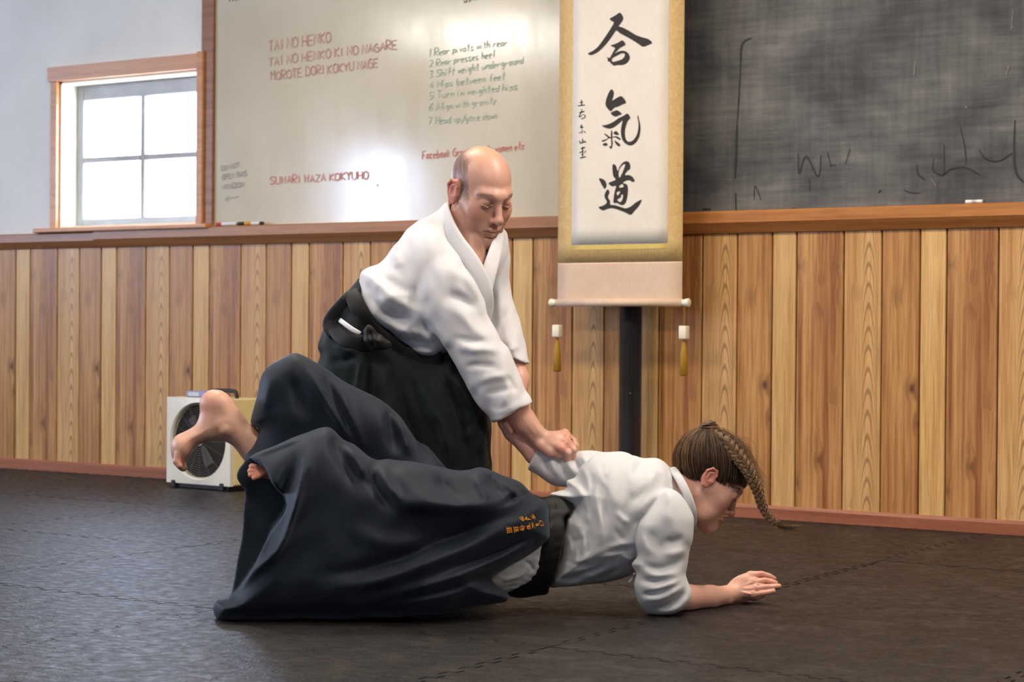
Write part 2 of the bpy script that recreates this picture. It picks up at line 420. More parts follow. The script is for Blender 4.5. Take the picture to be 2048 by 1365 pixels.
# plain frames of the windows that light the hall from the left and the rear
for q, a in enumerate(LEFT_WINDOWS):
    w2 = empty('window_%d' % (q + 2), (XL, a[0], a[2])); st(w2)
    y, z = a[1] - a[0], a[3] - a[2]
    for b in ((-.1, -.05, 0, .06, 0, z), (-.1, -.05, y - .06, y, 0, z), (-.1, -.05, 0, y, 0, .06), (-.1, -.05, 0, y, z - .06, z), (-.1, -.06, y / 2 - .02, y / 2 + .02, 0, z), (-.1, -.06, 0, y, z / 2 - .02, z / 2 + .02)):
        box('sash_bar', *b, M['sash'], w2)
for q, a in enumerate(REAR_WINDOWS):
    w2 = empty('window_%d' % (q + 4), (a[0], YB, a[2])); st(w2)
    x, z = a[1] - a[0], a[3] - a[2]
    for b in ((0, .06, -.1, -.05, 0, z), (x - .06, x, -.1, -.05, 0, z), (0, x, -.1, -.05, 0, .06), (0, x, -.1, -.05, z - .06, z), (x / 2 - .02, x / 2 + .02, -.1, -.06, 0, z), (0, x, -.1, -.06, z / 2 - .02, z / 2 + .02)):
        box('sash_bar', *b, M['sash'], w2)
# ------------------------------------------------------------------ stroke lettering
GL = {'A': "003860/1353", 'D': "00083866623000", 'E': "60000868/0454", 'F': "000868/0444", 'G': "5738050230616434", 'H': "0008/6068/0464", 'I': "3038",
 'K': "0008/680460", 'M': "0008346860", 'N': "00086068", 'O': "38060230626638", 'P': "000848664404", 'R': "00084866440460", 'S': "67380634623001",
 'T': "0868/3038", 'U': "0802306268", 'W': "0810365068", 'Y': "0834/683430", 'Z': "08680060", 'B': "00084866443462300 0".replace(' ', ''),
 'a': "4414021041/4440", 'b': "080030423403", 'c': "4414021040", 'd': "4840/4414021041", 'e': "02433414021040", 'f': "482720/0444", 'g': "4414021142/444y1y",
 'h': "0800/03344340", 'i': "2420/2627", 'k': "0800/440240", 'l': "2820", 'm': "0400/032420/234440", 'n': "0400/03344340", 'o': "14021030423414",
 'p': "040y/0334423001", 'r': "0400/0344", 's': "441412413000", 't': "282040/0545", 'u': "0401304144/4440", 'v': "042044", 'w': "0410233044", 'x': "0440/4400",
 'y': "0421/440y", 'z': "04440040", '1': "3038", '2': "0738650060", '3': "0868346230 01".replace(' ', ''), '4': "404 80262".replace(' ', ''), '5': "68080464623000",
 '6': "580301306234 03".replace(' ', ''), '7': "086820", '.': "0001", '/': "0y68", ':': "0001/0304", '<': "4602/0242/0220"}
GL['4'] = "40480262"; GL['B'] = "000848664404/446230 00".replace(' ', '')
def glyph(c):
    out = []
    for s in GL[c].split('/'):
        pts = []
        for i in range(0, len(s) - 1, 2):
            f = lambda ch: {'x': -1, 'y': -2, 'z': -3}.get(ch, None) if ch in 'xyz' else int(ch)
            pts.append((f(s[i]), f(s[i + 1])))
        out.append(pts)
    return out
def ribbon(pts, w, verts, faces, off=(0, 0, 0)):
    """flat ribbon along wall points (constant y); pts Nx3, w widths"""
    P = [np.array(p) for p in pts]; n = len(P); W = w if hasattr(w, '__len__') else [w] * n
    b = len(verts)
    for i in range(n):
        t = P[min(i + 1, n - 1)] - P[max(i - 1, 0)]; L = math.hypot(t[0], t[2]) + 1e-9
        nx, nz = -t[2] / L, t[0] / L
        verts.append((P[i][0] + nx * W[i] / 2, P[i][1], P[i][2] + nz * W[i] / 2)); verts.append((P[i][0] - nx * W[i] / 2, P[i][1], P[i][2] - nz * W[i] / 2))
    for i in range(n - 1): faces.append((b + 2 * i, b + 2 * i + 1, b + 2 * i + 3, b + 2 * i + 2))
def write(name, text, x0, y0, x1, y1, hpx, mat, parent, y=-.0175, wpx=2.0, jit=.25, slant=.0, xs=1.0):
    """hand-written line whose baseline runs from pixel (x0,y0) to (x1,y1) on the board"""
    rs = random.Random(text); verts, faces = [], []; objs = []
    adv = [(6.0 if ch.isupper() or ch.isdigit() else 4.4) + 2.0 if ch not in ' .:i1Il' else (4.0 if ch == ' ' else 4.6) for ch in text]
    tot = sum(adv); cur = 0.0
    for ch, a in zip(text, adv):
        if ch != ' ':
            dx, dy = rs.uniform(-jit, jit), rs.uniform(-jit, jit) * 1.3; sc = rs.uniform(.92, 1.1)
            narrow = 1.8 if ch in '1Ii' else 0
            for s in glyph(ch):
                q = []
                ss = catmull([(p[0] - narrow + dx + slant * p[1], p[1] * sc + dy) for p in s], 3) if len(s) > 2 and ch in 'abcdeghmnopqsuyDGOPRSU' else [np.array((p[0] - narrow + dx + slant * p[1], p[1] * sc + dy)) for p in s]
                for p in ss:
                    u = (cur + p[0]) / tot
                    q.append(wallp(x0 + (x1 - x0) * u, y0 + (y1 - y0) * u - p[1] / 8 * hpx, y - .00015 * (len(faces) % 9)))
                ribbon(q, wpx / 395.0, verts, faces)
        cur += a
        if ch == ' ' and verts: objs.append(link(name, mesh(name, verts, faces), mat, parent)); verts, faces = [], []
    if verts: objs.append(link(name, mesh(name, verts, faces), mat, parent))
    return objs

# ------------------------------------------------------------------ whiteboard
wbx0, wbx1 = -5.98, -3.83
wbo = empty('whiteboard', (0, 0, 0)); tag(wbo, 'large whiteboard with faded red and green handwriting, left of the hanging scroll', 'whiteboard')
box('board_surface', wbx0, wbx1, -.015, -.001, 1.192, 2.75, M['wb'], wbo)
box('edge_strip', -6.056, -5.981, -.030, -.001, 1.192, 2.75, M['strip'], wbo, .004)
M['ink_r'] = flat('faded_red_marker', (192, 140, 128), .5, .12, 60); M['ink_r2'] = flat('red_marker', (206, 128, 118), .5, .1, 60)
M['ink_g'] = flat('faded_green_marker', (164, 186, 166), .5, .15, 60); M['ink_k'] = flat('faded_black_marker', (160, 157, 148), .5, .1, 60)
M['ink_k2'] = flat('black_marker', (96, 92, 88), .5, .1, 60)
write('written_word', "TAI NO HENKO", 537, 103, 664, 83, 21, M['ink_r'], wbo)
write('written_word', "TAI NO HENKO KI NO NAGARE", 537, 133, 796, 97, 17, M['ink_r'], wbo)
write('written_word', "MOROTE DORI KOKYU NAGE", 541, 161, 758, 134, 17, M['ink_r'], wbo)
write('written_word', "SUWARI WAZA KOKYUHO", 540, 369, 738, 358, 15, M['ink_r2'], wbo)
write('written_word', "DO NOT", 443, 342, 480, 333, 9, M['ink_k'], wbo, wpx=1.6)
write('written_word', "OPEN THIS", 444, 360, 494, 352, 10, M['ink_k'], wbo, wpx=1.6)
write('written_word', "WINDOW", 445, 379, 490, 373, 10, M['ink_k'], wbo, wpx=1.6)
v, f = [], []
for s in (((450, 399), (477, 393)), ((458, 392), (450, 399), (458, 404))): ribbon([wallp(a, b, -.0175) for a, b in s], .0035, v, f)
link('arrow_mark', mesh('arrow_mark', v, f), M['ink_k'], wbo)
for i, (tx, xa, ya, xb, yb) in enumerate((("1 Rear pivots with rear", 858, 113, 1016, 90), ("2 Rear presses heel", 858, 134, 990, 114), ("3 Shift weight underground", 858, 156, 1048, 126),
        ("4 Hips between feet", 858, 177, 1012, 158), ("5 Turn in weighted hips", 858, 198, 1036, 178), ("6 Align with gravity", 858, 222, 994, 206), ("7 Head up/gaze down", 856, 249, 996, 236))):
    write('written_word', tx, xa, ya, xb, yb, 14, M['ink_g'], wbo, wpx=1.4, slant=.12)
write('written_word', "Facebook Group Aikido women etc", 844, 318, 1050, 298, 15, M['ink_r2'], wbo, wpx=1.8, slant=.1)
write('written_word', "TAI", 455, 4, 480, 1, 10, M['ink_k2'], wbo, wpx=2)
write('written_word', "gym", 925, 1, 962, -1, 11, M['ink_k2'], wbo, wpx=2)
v, f = [], []; ribbon([wallp(754, 369, -.0175), wallp(756, 373, -.0175)], .006, v, f); link('ink_spot', mesh('ink_spot', v, f), M['ink_k2'], wbo)

# ------------------------------------------------------------------ chalkboard
cbo = empty('chalkboard', (0, 0, 0)); tag(cbo, 'dark slate chalkboard smeared with wiped chalk, right of the hanging scroll', 'chalkboard')
box('slate', -3.828, 1.2, -.015, -.001, 1.192, 2.75, M['cb'], cbo)
M['cb_dark'] = flat('wet_wiped_line', (44, 43, 44), .6, .2, 60); M['cb_lite'] = flat('chalk_trace', (116, 113, 111), .8, .2, 60)
def chalkline(pts, w, mat, sm=True):
    v, f = [], []
    q = catmull(pts, 5) if sm and len(pts) > 2 else [np.array(p) for p in pts]
    n = len(q); ribbon([wallp(p[0], p[1], -.0172) for p in q], [w / 450 * (.45 + .55 * math.sin(math.pi * (i + .6) / (n + .2))) for i in range(n)], v, f)
    link('chalk_mark', mesh('chalk_mark', v, f), mat, cbo)
for pts, w in (([(1502, 76), (1487, 84), (1482, 100), (1481, 128)], 4), ([(1481, 128), (1478, 190), (1474, 250)], 2.6), ([(1474, 250), (1472, 310), (1470, 356)], 4.2), ([(1471, 386), (1472, 420)], 3),
               ([(1596, 308), (1598, 348), (1612, 312), (1636, 354), (1642, 310)], 2.6), ([(1655, 305), (1662, 335)], 1.6), ([(1662, 330), (1672, 331)], 1.6), ([(1700, 298), (1690, 330)], 1.6),
               ([(1834, 330), (1836, 348), (1850, 360)], 2.6), ([(1868, 318), (1866, 340), (1884, 350), (1902, 338), (1930, 335), (1960, 350)], 2.6), ([(1888, 290), (1888, 350)], 2.2),
               ([(1920, 250), (1930, 300), (1932, 330)], 1.8), ([(1958, 300), (1972, 318), (1998, 322), (2024, 306)], 2.2), ([(2030, 240), (2028, 300), (2032, 345), (2048, 365)], 3.6), ([(1405, 419), (1422, 418)], 3),
               ([(1508, 400), (1510, 372), (1522, 400)], 1.8), ([(1618, 356), (1620, 382)], 1.6), ([(1756, 386), (1762, 380)], 3), ([(1582, 418), (1590, 417)], 2.4), ([(1808, 380), (1822, 386), (1842, 386)], 1.6)):
    chalkline(pts, w, M['cb_dark'])
for pts, w in (([(1391, 276), (1408, 277)], 2.5), ([(1570, 88), (1584, 104)], 3), ([(1830, 122), (1828, 150)], 4), ([(2018, 130), (2012, 150)], 3), ([(1862, 358), (1872, 372)], 3), ([(2026, 20), (2022, 60)], 2)):
    chalkline(pts, w, M['cb_lite'])

# chalk and markers lying on the rail
M['chalk'] = flat('white_chalk', (236, 232, 226), .9); M['plast_r'] = flat('red_plastic', (186, 62, 46), .4); M['plast_k'] = flat('black_plastic', (34, 34, 38), .4)
M['plast_w'] = flat('white_plastic', (226, 224, 222), .4); M['plast_y'] = flat('amber_plastic', (214, 150, 52), .4)
def stick(name, px, length, rad, mats, label, cat, group=None, py=None, z=1.192):
    """round stick lying along the rail; mats = [(fraction, material, part name)]"""
    x = wallp(px, 440, -.042)[0]; o = empty(name, (x, -.042, z + rad)); tag(o, label, cat, group); c = 0.0
    for fr, m, pn in mats:
        a, b = c * length, (c + fr) * length; r = rad if pn != 'tip' else rad * .75
        lathe(pn, [(0, a), (r * .85, a), (r, a + .002), (r, b - .002), (r * .85, b), (0, b)], m, o, 10, 'x'); c += fr
    return o
stick('chalk_stick', 1931, .045, .007, [(1.0, M['chalk'], 'stick')], 'short white chalk stub on the rail, the left one of two', 'chalk', 'chalk stubs on the rail')
stick('chalk_stick', 1943, .040, .007, [(1.0, M['chalk'], 'stick')], 'short white chalk stub on the rail, the right one of two', 'chalk', 'chalk stubs on the rail')
stick('marker_pen', 433, .12, .0085, [(.28, M['plast_r'], 'cap'), (.72, M['plast_w'], 'barrel')], 'white marker pen with a red cap on the rail', 'marker', 'markers on the rail')
stick('marker_pen', 476, .075, .0085, [(.55, M['plast_k'], 'cap'), (.45, M['plast_y'], 'barrel')], 'black and amber marker pen on the rail', 'marker', 'markers on the rail')
stick('marker_pen', 503, .07, .008, [(.72, M['plast_w'], 'barrel'), (.28, M['plast_k'], 'cap')], 'white marker pen with a black cap on the rail', 'marker', 'markers on the rail')

# ------------------------------------------------------------------ black pole behind the scroll
M['pole'] = NT('black_gloss_paint')
def _pole(t):
    v = t.noise(t.coord('Object', (3, 3, 1.2)), 20, 4, .7)
    c = t.mix(t.maprange(v, .70, .74), lin(26, 25, 29), lin(150, 146, 142)); return t.done(c, .22, spec=.6)
M['pole'] = _pole(M['pole'])
PX = wallp(1261, 700, -.11)[0]
po = lathe('pole', [(0, 0), (.068, 0), (.068, .012), (.0455, .014), (.0455, ZC - .002), (0, ZC - .002)], M['pole'], None, 28)
po.location = (PX, -.11, 0); tag(po, 'glossy black round pole from floor to ceiling behind the scroll', 'pole')

# ------------------------------------------------------------------ hanging scroll with brush writing
SY = -.185
def sp(px, py, dy=0.0): return wallp(px, py, SY + dy)
scr = empty('hanging_scroll', (0, 0, 0)); tag(scr, 'gold-bordered hanging scroll with three large brushed black characters', 'scroll')
def brocade(name, a, b, s=70):
    t = NT(name); co = t.coord('Object'); v = t.noise(co, s, 3, .6); w = t.noise(t.coord('Object', (1, 1, .15)), 160, 2, .5)
    c = t.ramp(t.math('ADD', t.math('MULTIPLY', v, .6), t.math('MULTIPLY', w, .4)), [(.35, lin(*a)), (.65, lin(*b))]); t.bump(w, .1, .001); return t.done(c, .55, spec=.35)
M['gold'] = brocade('gold_brocade', (200, 164, 104), (220, 188, 130)); M['paper'] = brocade('rice_paper', (226, 217, 202), (234, 226, 213), 8)
M['gold2'] = brocade('pale_gold_band', (208, 180, 96), (222, 196, 116)); M['beige'] = brocade('beige_silk', (214, 184, 158), (222, 194, 168), 20); M['ivory'] = flat('ivory_knob', (236, 228, 206), .35)
M['inkb'] = flat('sumi_ink', (52, 44, 40), .7, .12, 90); M['tass'] = flat('golden_tassel_thread', (168, 126, 32), .6, .25, 300, bump=.4)
sx0, sx1 = sp(1117, 400)[0], sp(1366, 400)[0]
zb = sp(1240, 606)[2]; zt = 2.85
z_bei = sp(1240, 525)[2]; z_pap = sp(1240, 489)[2]; z_line = sp(1240, 499)[2]
def panel(name, x0, x1, z0, z1, y, mat, th=.0012, sag=0.0):
    """thin cloth with a slight vertical curl"""
    nx, nz = 8, 24; vs, fs = [], []
    for s in (0, 1):
        for j in range(nz + 1):
            for i in range(nx + 1):
                u = i / nx; vs.append((x0 + (x1 - x0) * u, y - (th if s == 0 else 0) - sag * math.sin(math.pi * u), z0 + (z1 - z0) * j / nz))
    n1 = (nx + 1) * (nz + 1); idx = lambda i, j, s: s * n1 + j * (nx + 1) + i
    for s in (0, 1):
        for j in range(nz):
            for i in range(nx):
                q = (idx(i, j, s), idx(i + 1, j, s), idx(i + 1, j + 1, s), idx(i, j + 1, s)); fs.append(q if s == 0 else q[::-1])
    for i in range(nx):
        fs.append((idx(i, 0, 0), idx(i, 0, 1), idx(i + 1, 0, 1), idx(i + 1, 0, 0))); fs.append((idx(i, nz, 0), idx(i + 1, nz, 0), idx(i + 1, nz, 1), idx(i, nz, 1)))
    for j in range(nz):
        fs.append((idx(0, j, 0), idx(0, j + 1, 0), idx(0, j + 1, 1), idx(0, j, 1))); fs.append((idx(nx, j, 0), idx(nx, j, 1), idx(nx, j + 1, 1), idx(nx, j + 1, 0)))
    return link(name, mesh(name, vs, fs), mat, scr, True)
panel('gold_mount', sx0, sx1, z_bei, zt, SY, M['gold'], .002)
px0, px1 = sp(1145, 300)[0], sp(1337, 300)[0]
panel('paper', px0, px1, z_pap, zt - .25, SY - .002, M['paper'], .001)
panel('pale_gold_band', px0, px1, z_line, z_pap, SY - .002, M['gold2'], .001)
panel('beige_cloth', sx0, sx1, zb, z_bei, SY, M['beige'], .002)
rx0, rx1 = sp(1104, 608)[0], sp(1379, 608)[0]
ro = lathe('roller', [(0, 0), (.0155, 0), (.0155, sx1 - sx0 + .004), (0, sx1 - sx0 + .004)], M['beige'], scr, 18, 'x'); ro.location = (sx0 - .002, SY - .003, zb)
for s, xe in ((-1, sx0), (1, sx1)):
    L = .034
    k = lathe('roller_knob', [(0, 0), (.013, 0), (.0135, .012), (.0165, .020), (.0175, .030), (.014, L), (0, L)], M['ivory'], scr, 16, 'x'); k.location = (xe, SY - .003, zb); k.scale = (s, 1, 1)
for (tx, ty0, ty1, ty2) in ((1114.5, 650, 675, 741), (1368, 652, 679, 749)):
    p0 = sp(tx, 612, -.004); pa, pb_, pc = sp(tx, ty0, -.004), sp(tx, ty1, -.004), sp(tx, ty2, -.004)
    tas = lathe('tassel', [(0, 0), (.004, 0), (.007, -.004), (.0065, -.012), (.011, -.028), (.0145, -.060), (.0165, pc[2] - pb_[2]), (.012, pc[2] - pb_[2] - .004), (0, pc[2] - pb_[2])], M['tass'], scr, 16)
    tas.location = (pb_[0], pb_[1], pb_[2] - .002)
    bm = bmesh.new(); h = (pa[2] - pb_[2]) / 2; bbox(bm, -.0165, .0165, -.0165, .0165, -h, h, .004, 2)
    wgt = link('weight', bm_mesh('weight', bm), M['ivory'], tas, True); wgt.location = (0, 0, h + .002)
    v, f = tube_data([(0, 0, 2 * h), (0, 0, p0[2] - pb_[2])], .0015, 6); link('cord', mesh('cord', v, f), M['tass'], tas)
def ink(name, polys, ox, oy, sc, dy=-.0042, sm=4):
    """filled brush shapes (outer outlines and holes) traced on the paper; crop pixel / sc + offset"""
    cu = bpy.data.curves.new(name, 'CURVE'); cu.dimensions = '2D'; cu.fill_mode = 'BOTH'
    for poly in polys:
        pts = catmull(poly, sm, True); spn = cu.splines.new('POLY'); spn.points.add(len(pts) - 1); spn.use_cyclic_u = True
        for q, p in zip(spn.points, pts):
            w = sp(ox + p[0] / sc, oy + p[1] / sc, dy); q.co = (w[0], w[2], 0, 1)
    tmp = bpy.data.objects.new('tmp', cu); COL.objects.link(tmp); dg = bpy.context.evaluated_depsgraph_get(); dg.update()
    me = bpy.data.meshes.new_from_object(tmp.evaluated_get(dg)); bpy.data.objects.remove(tmp); bpy.data.curves.remove(cu)
    for vv in me.vertices: vv.co = Vector((vv.co.x, SY + dy - vv.co.z, vv.co.y))
    me.materials.clear(); return link(name, me, M['inkb'], scr)
ink('brushed_character', [[(785, 62), (840, 110), (868, 180), (855, 240), (800, 320), (772, 368), (880, 410), (1010, 480), (1160, 570), (1300, 620), (1440, 662), (1525, 745), (1440, 795), (1320, 835), (1230, 780), (1090, 690), (930, 600), (800, 530), (712, 468), (640, 560), (540, 700), (430, 830), (300, 950), (200, 1005), (120, 1025), (66, 990), (110, 965), (200, 915), (310, 815), (410, 680), (500, 550), (590, 410), (655, 290), (600, 245), (562, 200), (640, 150), (700, 115)],
    [(845, 692), (895, 730), (918, 780), (880, 815), (800, 860), (730, 930), (670, 990), (760, 945), (850, 925), (930, 945), (990, 1000), (1015, 1080), (990, 1160), (930, 1220), (840, 1252), (740, 1250), (660, 1265), (610, 1230), (560, 1180), (520, 1165), (515, 1110), (498, 1075), (560, 1090), (590, 1040), (640, 950), (685, 870), (640, 840), (582, 805), (680, 775), (770, 730)],
    [(604, 1125), (650, 1080), (740, 1030), (830, 985), (885, 985), (908, 1015), (890, 1070), (840, 1120), (760, 1150), (690, 1170), (630, 1178)]], 1170, 20, 11.37)
ink('brushed_character', [[(318, 85), (365, 140), (355, 230), (338, 305), (400, 265), (500, 220), (560, 260), (605, 345), (530, 380), (440, 428), (400, 430), (350, 470), (308, 512), (250, 465), (205, 380), (225, 260), (270, 150)],
    [(308, 545), (370, 510), (440, 497), (520, 565), (460, 595), (400, 617), (340, 590)],
    [(628, 558), (670, 600), (685, 650), (640, 700), (605, 790), (580, 920), (595, 1040), (640, 1105), (720, 1095), (790, 1020), (830, 920), (848, 800), (842, 700), (828, 640), (838, 585), (850, 650), (878, 760), (885, 880), (860, 1010), (800, 1120), (710, 1178), (620, 1160), (540, 1080), (508, 960), (508, 840), (535, 695), (480, 740), (390, 810), (300, 850), (220, 840), (135, 795), (220, 778), (330, 735), (460, 650), (560, 600)],
    [(318, 880), (340, 930), (335, 1030), (345, 1130), (330, 1225), (310, 1250), (275, 1200), (312, 1190), (315, 1080), (308, 980)],
    [(178, 945), (230, 970), (300, 1018), (400, 1000), (460, 1020), (500, 1060), (470, 1068), (400, 1025), (330, 1030), (260, 1045), (200, 1090), (135, 1105), (140, 1080), (200, 1065), (250, 1030), (210, 990)],
    [(400, 898), (440, 925), (462, 960), (440, 978), (360, 950)], [(380, 1080), (440, 1120), (490, 1165), (475, 1200), (440, 1185), (400, 1140)], [(145, 1165), (200, 1130), (240, 1150), (240, 1180), (190, 1190)]], 1190, 170, 9.75)
ink('brushed_character', [[(480, 155), (530, 190), (560, 290), (585, 300), (600, 240), (660, 150), (720, 100), (780, 88), (840, 130), (858, 250), (790, 310), (735, 400), (840, 405), (920, 460), (958, 540), (910, 555), (840, 520), (760, 530), (690, 580), (770, 610), (805, 700), (795, 860), (760, 1010), (700, 1080), (620, 1070), (560, 1035), (480, 1030), (485, 900), (505, 770), (535, 650), (440, 655), (365, 585), (450, 545), (525, 500), (475, 430), (455, 300), (455, 180)],
    [(600, 450), (592, 330), (640, 220), (720, 150), (742, 175), (700, 300), (640, 430), (612, 455)], [(606, 685), (630, 625), (680, 610), (710, 655), (680, 680)], [(548, 800), (600, 768), (630, 790), (590, 850), (570, 868)], [(560, 960), (640, 910), (650, 850), (690, 850), (690, 920), (650, 1005), (610, 1010)],
    [(148, 485), (220, 490), (290, 540), (318, 630), (280, 715), (220, 640)],
    [(345, 725), (382, 800), (350, 900), (395, 990), (405, 1075), (520, 1090), (640, 1130), (760, 1158), (880, 1110), (980, 1030), (1115, 965), (1050, 1110), (960, 1210), (870, 1305), (760, 1260), (600, 1195), (450, 1155), (340, 1170), (250, 1205), (180, 1180), (140, 1130), (220, 1105), (300, 1060), (325, 1000), (280, 920), (280, 830)]], 1185, 315, 11.37)
small = []
def dab(pts, w):
    q = catmull(pts, 4) if len(pts) > 2 else [np.array(p, float) for p in pts]
    v = []; n = len(q); L, R_ = [], []
    for i in range(n):
        t = q[min(i + 1, n - 1)] - q[max(i - 1, 0)]; t = t / (np.linalg.norm(t) + 1e-9); ww = w / 2 * (.6 + .4 * math.sin(math.pi * (i + .5) / n))
        L.append((q[i][0] - t[1] * ww, q[i][1] + t[0] * ww)); R_.append((q[i][0] + t[1] * ww, q[i][1] - t[0] * ww))
    small.append(L + R_[::-1])
for pts, w in (([(222, 95), (228, 215)], 22), ([(185, 150), (255, 140)], 14), ([(155, 212), (290, 195)], 20), ([(232, 275), (215, 345)], 16), ([(180, 350), (280, 318)], 24), ([(215, 350), (175, 430), (240, 400)], 18), ([(240, 380), (290, 395), (285, 440), (215, 470)], 18),
               ([(232, 580), (210, 635), (262, 625)], 26), ([(232, 660), (235, 755), (215, 750)], 14), ([(215, 715), (178, 750)], 14), ([(262, 708), (305, 735)], 18), ([(190, 895), (200, 940), (245, 920), (240, 850)], 22), ([(245, 920), (310, 925), (265, 890)], 16),
               ([(210, 1050), (295, 1020)], 24), ([(245, 1010), (245, 1200)], 20), ([(185, 1130), (260, 1095)], 20), ([(275, 1085), (310, 1105), (270, 1130)], 10), ([(215, 1170), (265, 1155)], 12), ([(195, 1230), (305, 1205)], 24)):
    dab(pts, w)
ink('brushed_signature', small[:7], 1140, 190, 9.75, sm=1); ink('brushed_signature', small[7:11], 1140, 190, 9.75, sm=1); ink('brushed_signature', small[11:13], 1140, 190, 9.75, sm=1); ink('brushed_signature', small[13:], 1140, 190, 9.75, sm=1)

# ------------------------------------------------------------------ box fan heater on the floor by the wall
M['fan_w'] = flat('aged_white_plastic', (226, 222, 208), .4, .04, 10); M['fan_y'] = flat('yellowed_plastic', (232, 216, 158), .45, .05, 8)
M['fan_k'] = flat('dark_grille_wire', (92, 84, 78), .5); M['fan_d'] = flat('dark_inside', (22, 20, 20), .8); M['fan_c'] = flat('lavender_control_plastic', (150, 152, 190), .35); M['fan_s'] = flat('dial_silver', (206, 206, 216), .3)
fp = floorp(333, 966); W_, H_, D_ = .395, .385, .20
fan = empty('fan_heater', (0, 0, 0)); tag(fan, 'small white box fan heater with round dark grille on the mat', 'fan heater')
fan.location = (wallp(333, 966, -.36)[0], -.36, 0); fan.rotation_euler = (0, 0, math.radians(-3))
zf = .022
def frame_front():
    """front plate with a round opening"""
    n = 48; R_ = .168; cx, cz = W_ / 2, zf + H_ / 2; vs, fs = [], []
    def sq(a):
        c, s = math.cos(a), math.sin(a); k = min((W_ / 2) / max(abs(c), 1e-6), (H_ / 2) / max(abs(s), 1e-6)); return cx + c * k, cz + s * k
    ca = math.atan2(H_, W_); angs = sorted([2 * math.pi * k / n for k in range(n)] + [ca, math.pi - ca, math.pi + ca, 2 * math.pi - ca]); n = len(angs)
    for a in angs:
        x, z = sq(a)
        vs += [(x, 0, z), (cx + R_ * 1.03 * math.cos(a), -.004, cz + R_ * 1.03 * math.sin(a)), (cx + R_ * math.cos(a), .004, cz + R_ * math.sin(a)), (cx + R_ * .97 * math.cos(a), .03, cz + R_ * .97 * math.sin(a)), (x, .022, z)]
    for k in range(n):
        q = (k + 1) % n
        for i, j in ((0, 1), (1, 2), (2, 3), (4, 0)): fs.append((k * 5 + i, k * 5 + j, q * 5 + j, q * 5 + i))
    bm = bmesh.new(); bv = [bm.verts.new(v) for v in vs]
    for f in fs: bm.faces.new([bv[i] for i in f])
    return bm_mesh('front_panel', bm)
link('front_panel', frame_front(), M['fan_w'], fan)
box('housing', 0, W_, .022, D_, zf, zf + H_, M['fan_y'], fan, .006)
cx, cz = W_ / 2, zf + H_ / 2
bk = lathe('grille_recess', [(0, 0), (.163, 0)], M['fan_d'], fan, 40, 'y'); bk.location = (cx, .0215, cz)
v, f = [], []
for r in [.024 + .0105 * i for i in range(14)]:
    pts = [(cx + r * math.cos(2 * math.pi * k / 40), .008, cz + r * math.sin(2 * math.pi * k / 40)) for k in range(41)]; tube_data(pts, .0013, 4, v, f, False)
for k in range(16):
    a = 2 * math.pi * k / 16; tube_data([(cx + .02 * math.cos(a), .009, cz + .02 * math.sin(a)), (cx + .164 * math.cos(a), .009, cz + .164 * math.sin(a))], .0012, 4, v, f)
link('grille', mesh('grille', v, f), M['fan_k'], fan)
hb = lathe('hub_badge', [(0, -.003), (.02, -.003), (.022, .0), (.022, .006)], M['fan_s'], fan, 20, 'y'); hb.location = (cx, .006, cz)
for k in range(4):
    a = math.pi / 2 * k + .5; vs, fs = [], []
    for s in range(7):
        rr = .026 + .016 * s
        for t_ in (-.5, .5):
            an = a + t_ * (.75 - .05 * s); vs.append((cx + rr * math.cos(an), .0155 + .004 * t_, cz + rr * math.sin(an)))
    for s in range(6): fs.append((2 * s, 2 * s + 1, 2 * s + 3, 2 * s + 2))
    o = link('fan_blade', mesh('fan_blade', vs, fs), M['fan_k'], fan, True)
for xx in (.045, W_ - .05):
    box('foot', xx - .012, xx + .012, -.006, .15, .0, zf + .012, M['plast_k'], fan, .003)
box('base_plinth', .02, W_ - .02, .01, D_ - .01, .004, zf, M['plast_k'], fan)
box('control_panel', .085, .215, .03, .13, zf + H_, zf + H_ + .028, M['fan_c'], fan, .005)
box('display', .105, .17, .0285, .0305, zf + H_ + .006, zf + H_ + .023, M['fan_s'], fan)
hp = [(.20, .08, zf + H_), (.205, .08, zf + H_ + .022), (.225, .08, zf + H_ + .032), (.335, .08, zf + H_ + .032), (.352, .08, zf + H_ + .022), (.357, .08, zf + H_)]
tube('carry_handle', catmull(hp, 4), .009, M['plast_k'], fan, 8)
# ------------------------------------------------------------------ signed-distance sculpting for figures and cloth
# A Vol samples a solid in (u, v, w): image-plane position at the figure's distance Z0 (1 unit = Z0/FPX metres,
# u right, v down) and w = depth away from the viewer in the same unit.  Vertices are then placed in the room.
def smin(a, b, k):
    if k <= 0: return np.minimum(a, b)
    h = np.maximum(k - np.abs(a - b), 0) / k
    return np.minimum(a, b) - h * h * k * .25
def smax(a, b, k): return -smin(-a, -b, k)
def polydist(poly, U, V):
    """signed distance to polygon on a grid, negative inside"""
    P = np.array(poly, np.float32); Q = np.roll(P, -1, 0)
    d = np.full((U.size, V.size), 1e9, np.float32); inside = np.zeros(d.shape, bool)
    u, v = U[:, None], V[None, :]
    for (ax, ay), (bx, by) in zip(P, Q):
        ex, ey = bx - ax, by - ay; L = ex * ex + ey * ey + 1e-9
        t = np.clip(((u - ax) * ex + (v - ay) * ey) / L, 0, 1)
        d = np.minimum(d, (u - ax - t * ex) ** 2 + (v - ay - t * ey) ** 2)
        if abs(ey) > 1e-9:
            c = ((ay > v) != (by > v)); xi = ax + (v - ay) / ey * ex; inside ^= (c & (u < xi))
    d = np.sqrt(d); return np.where(inside, -d, d)
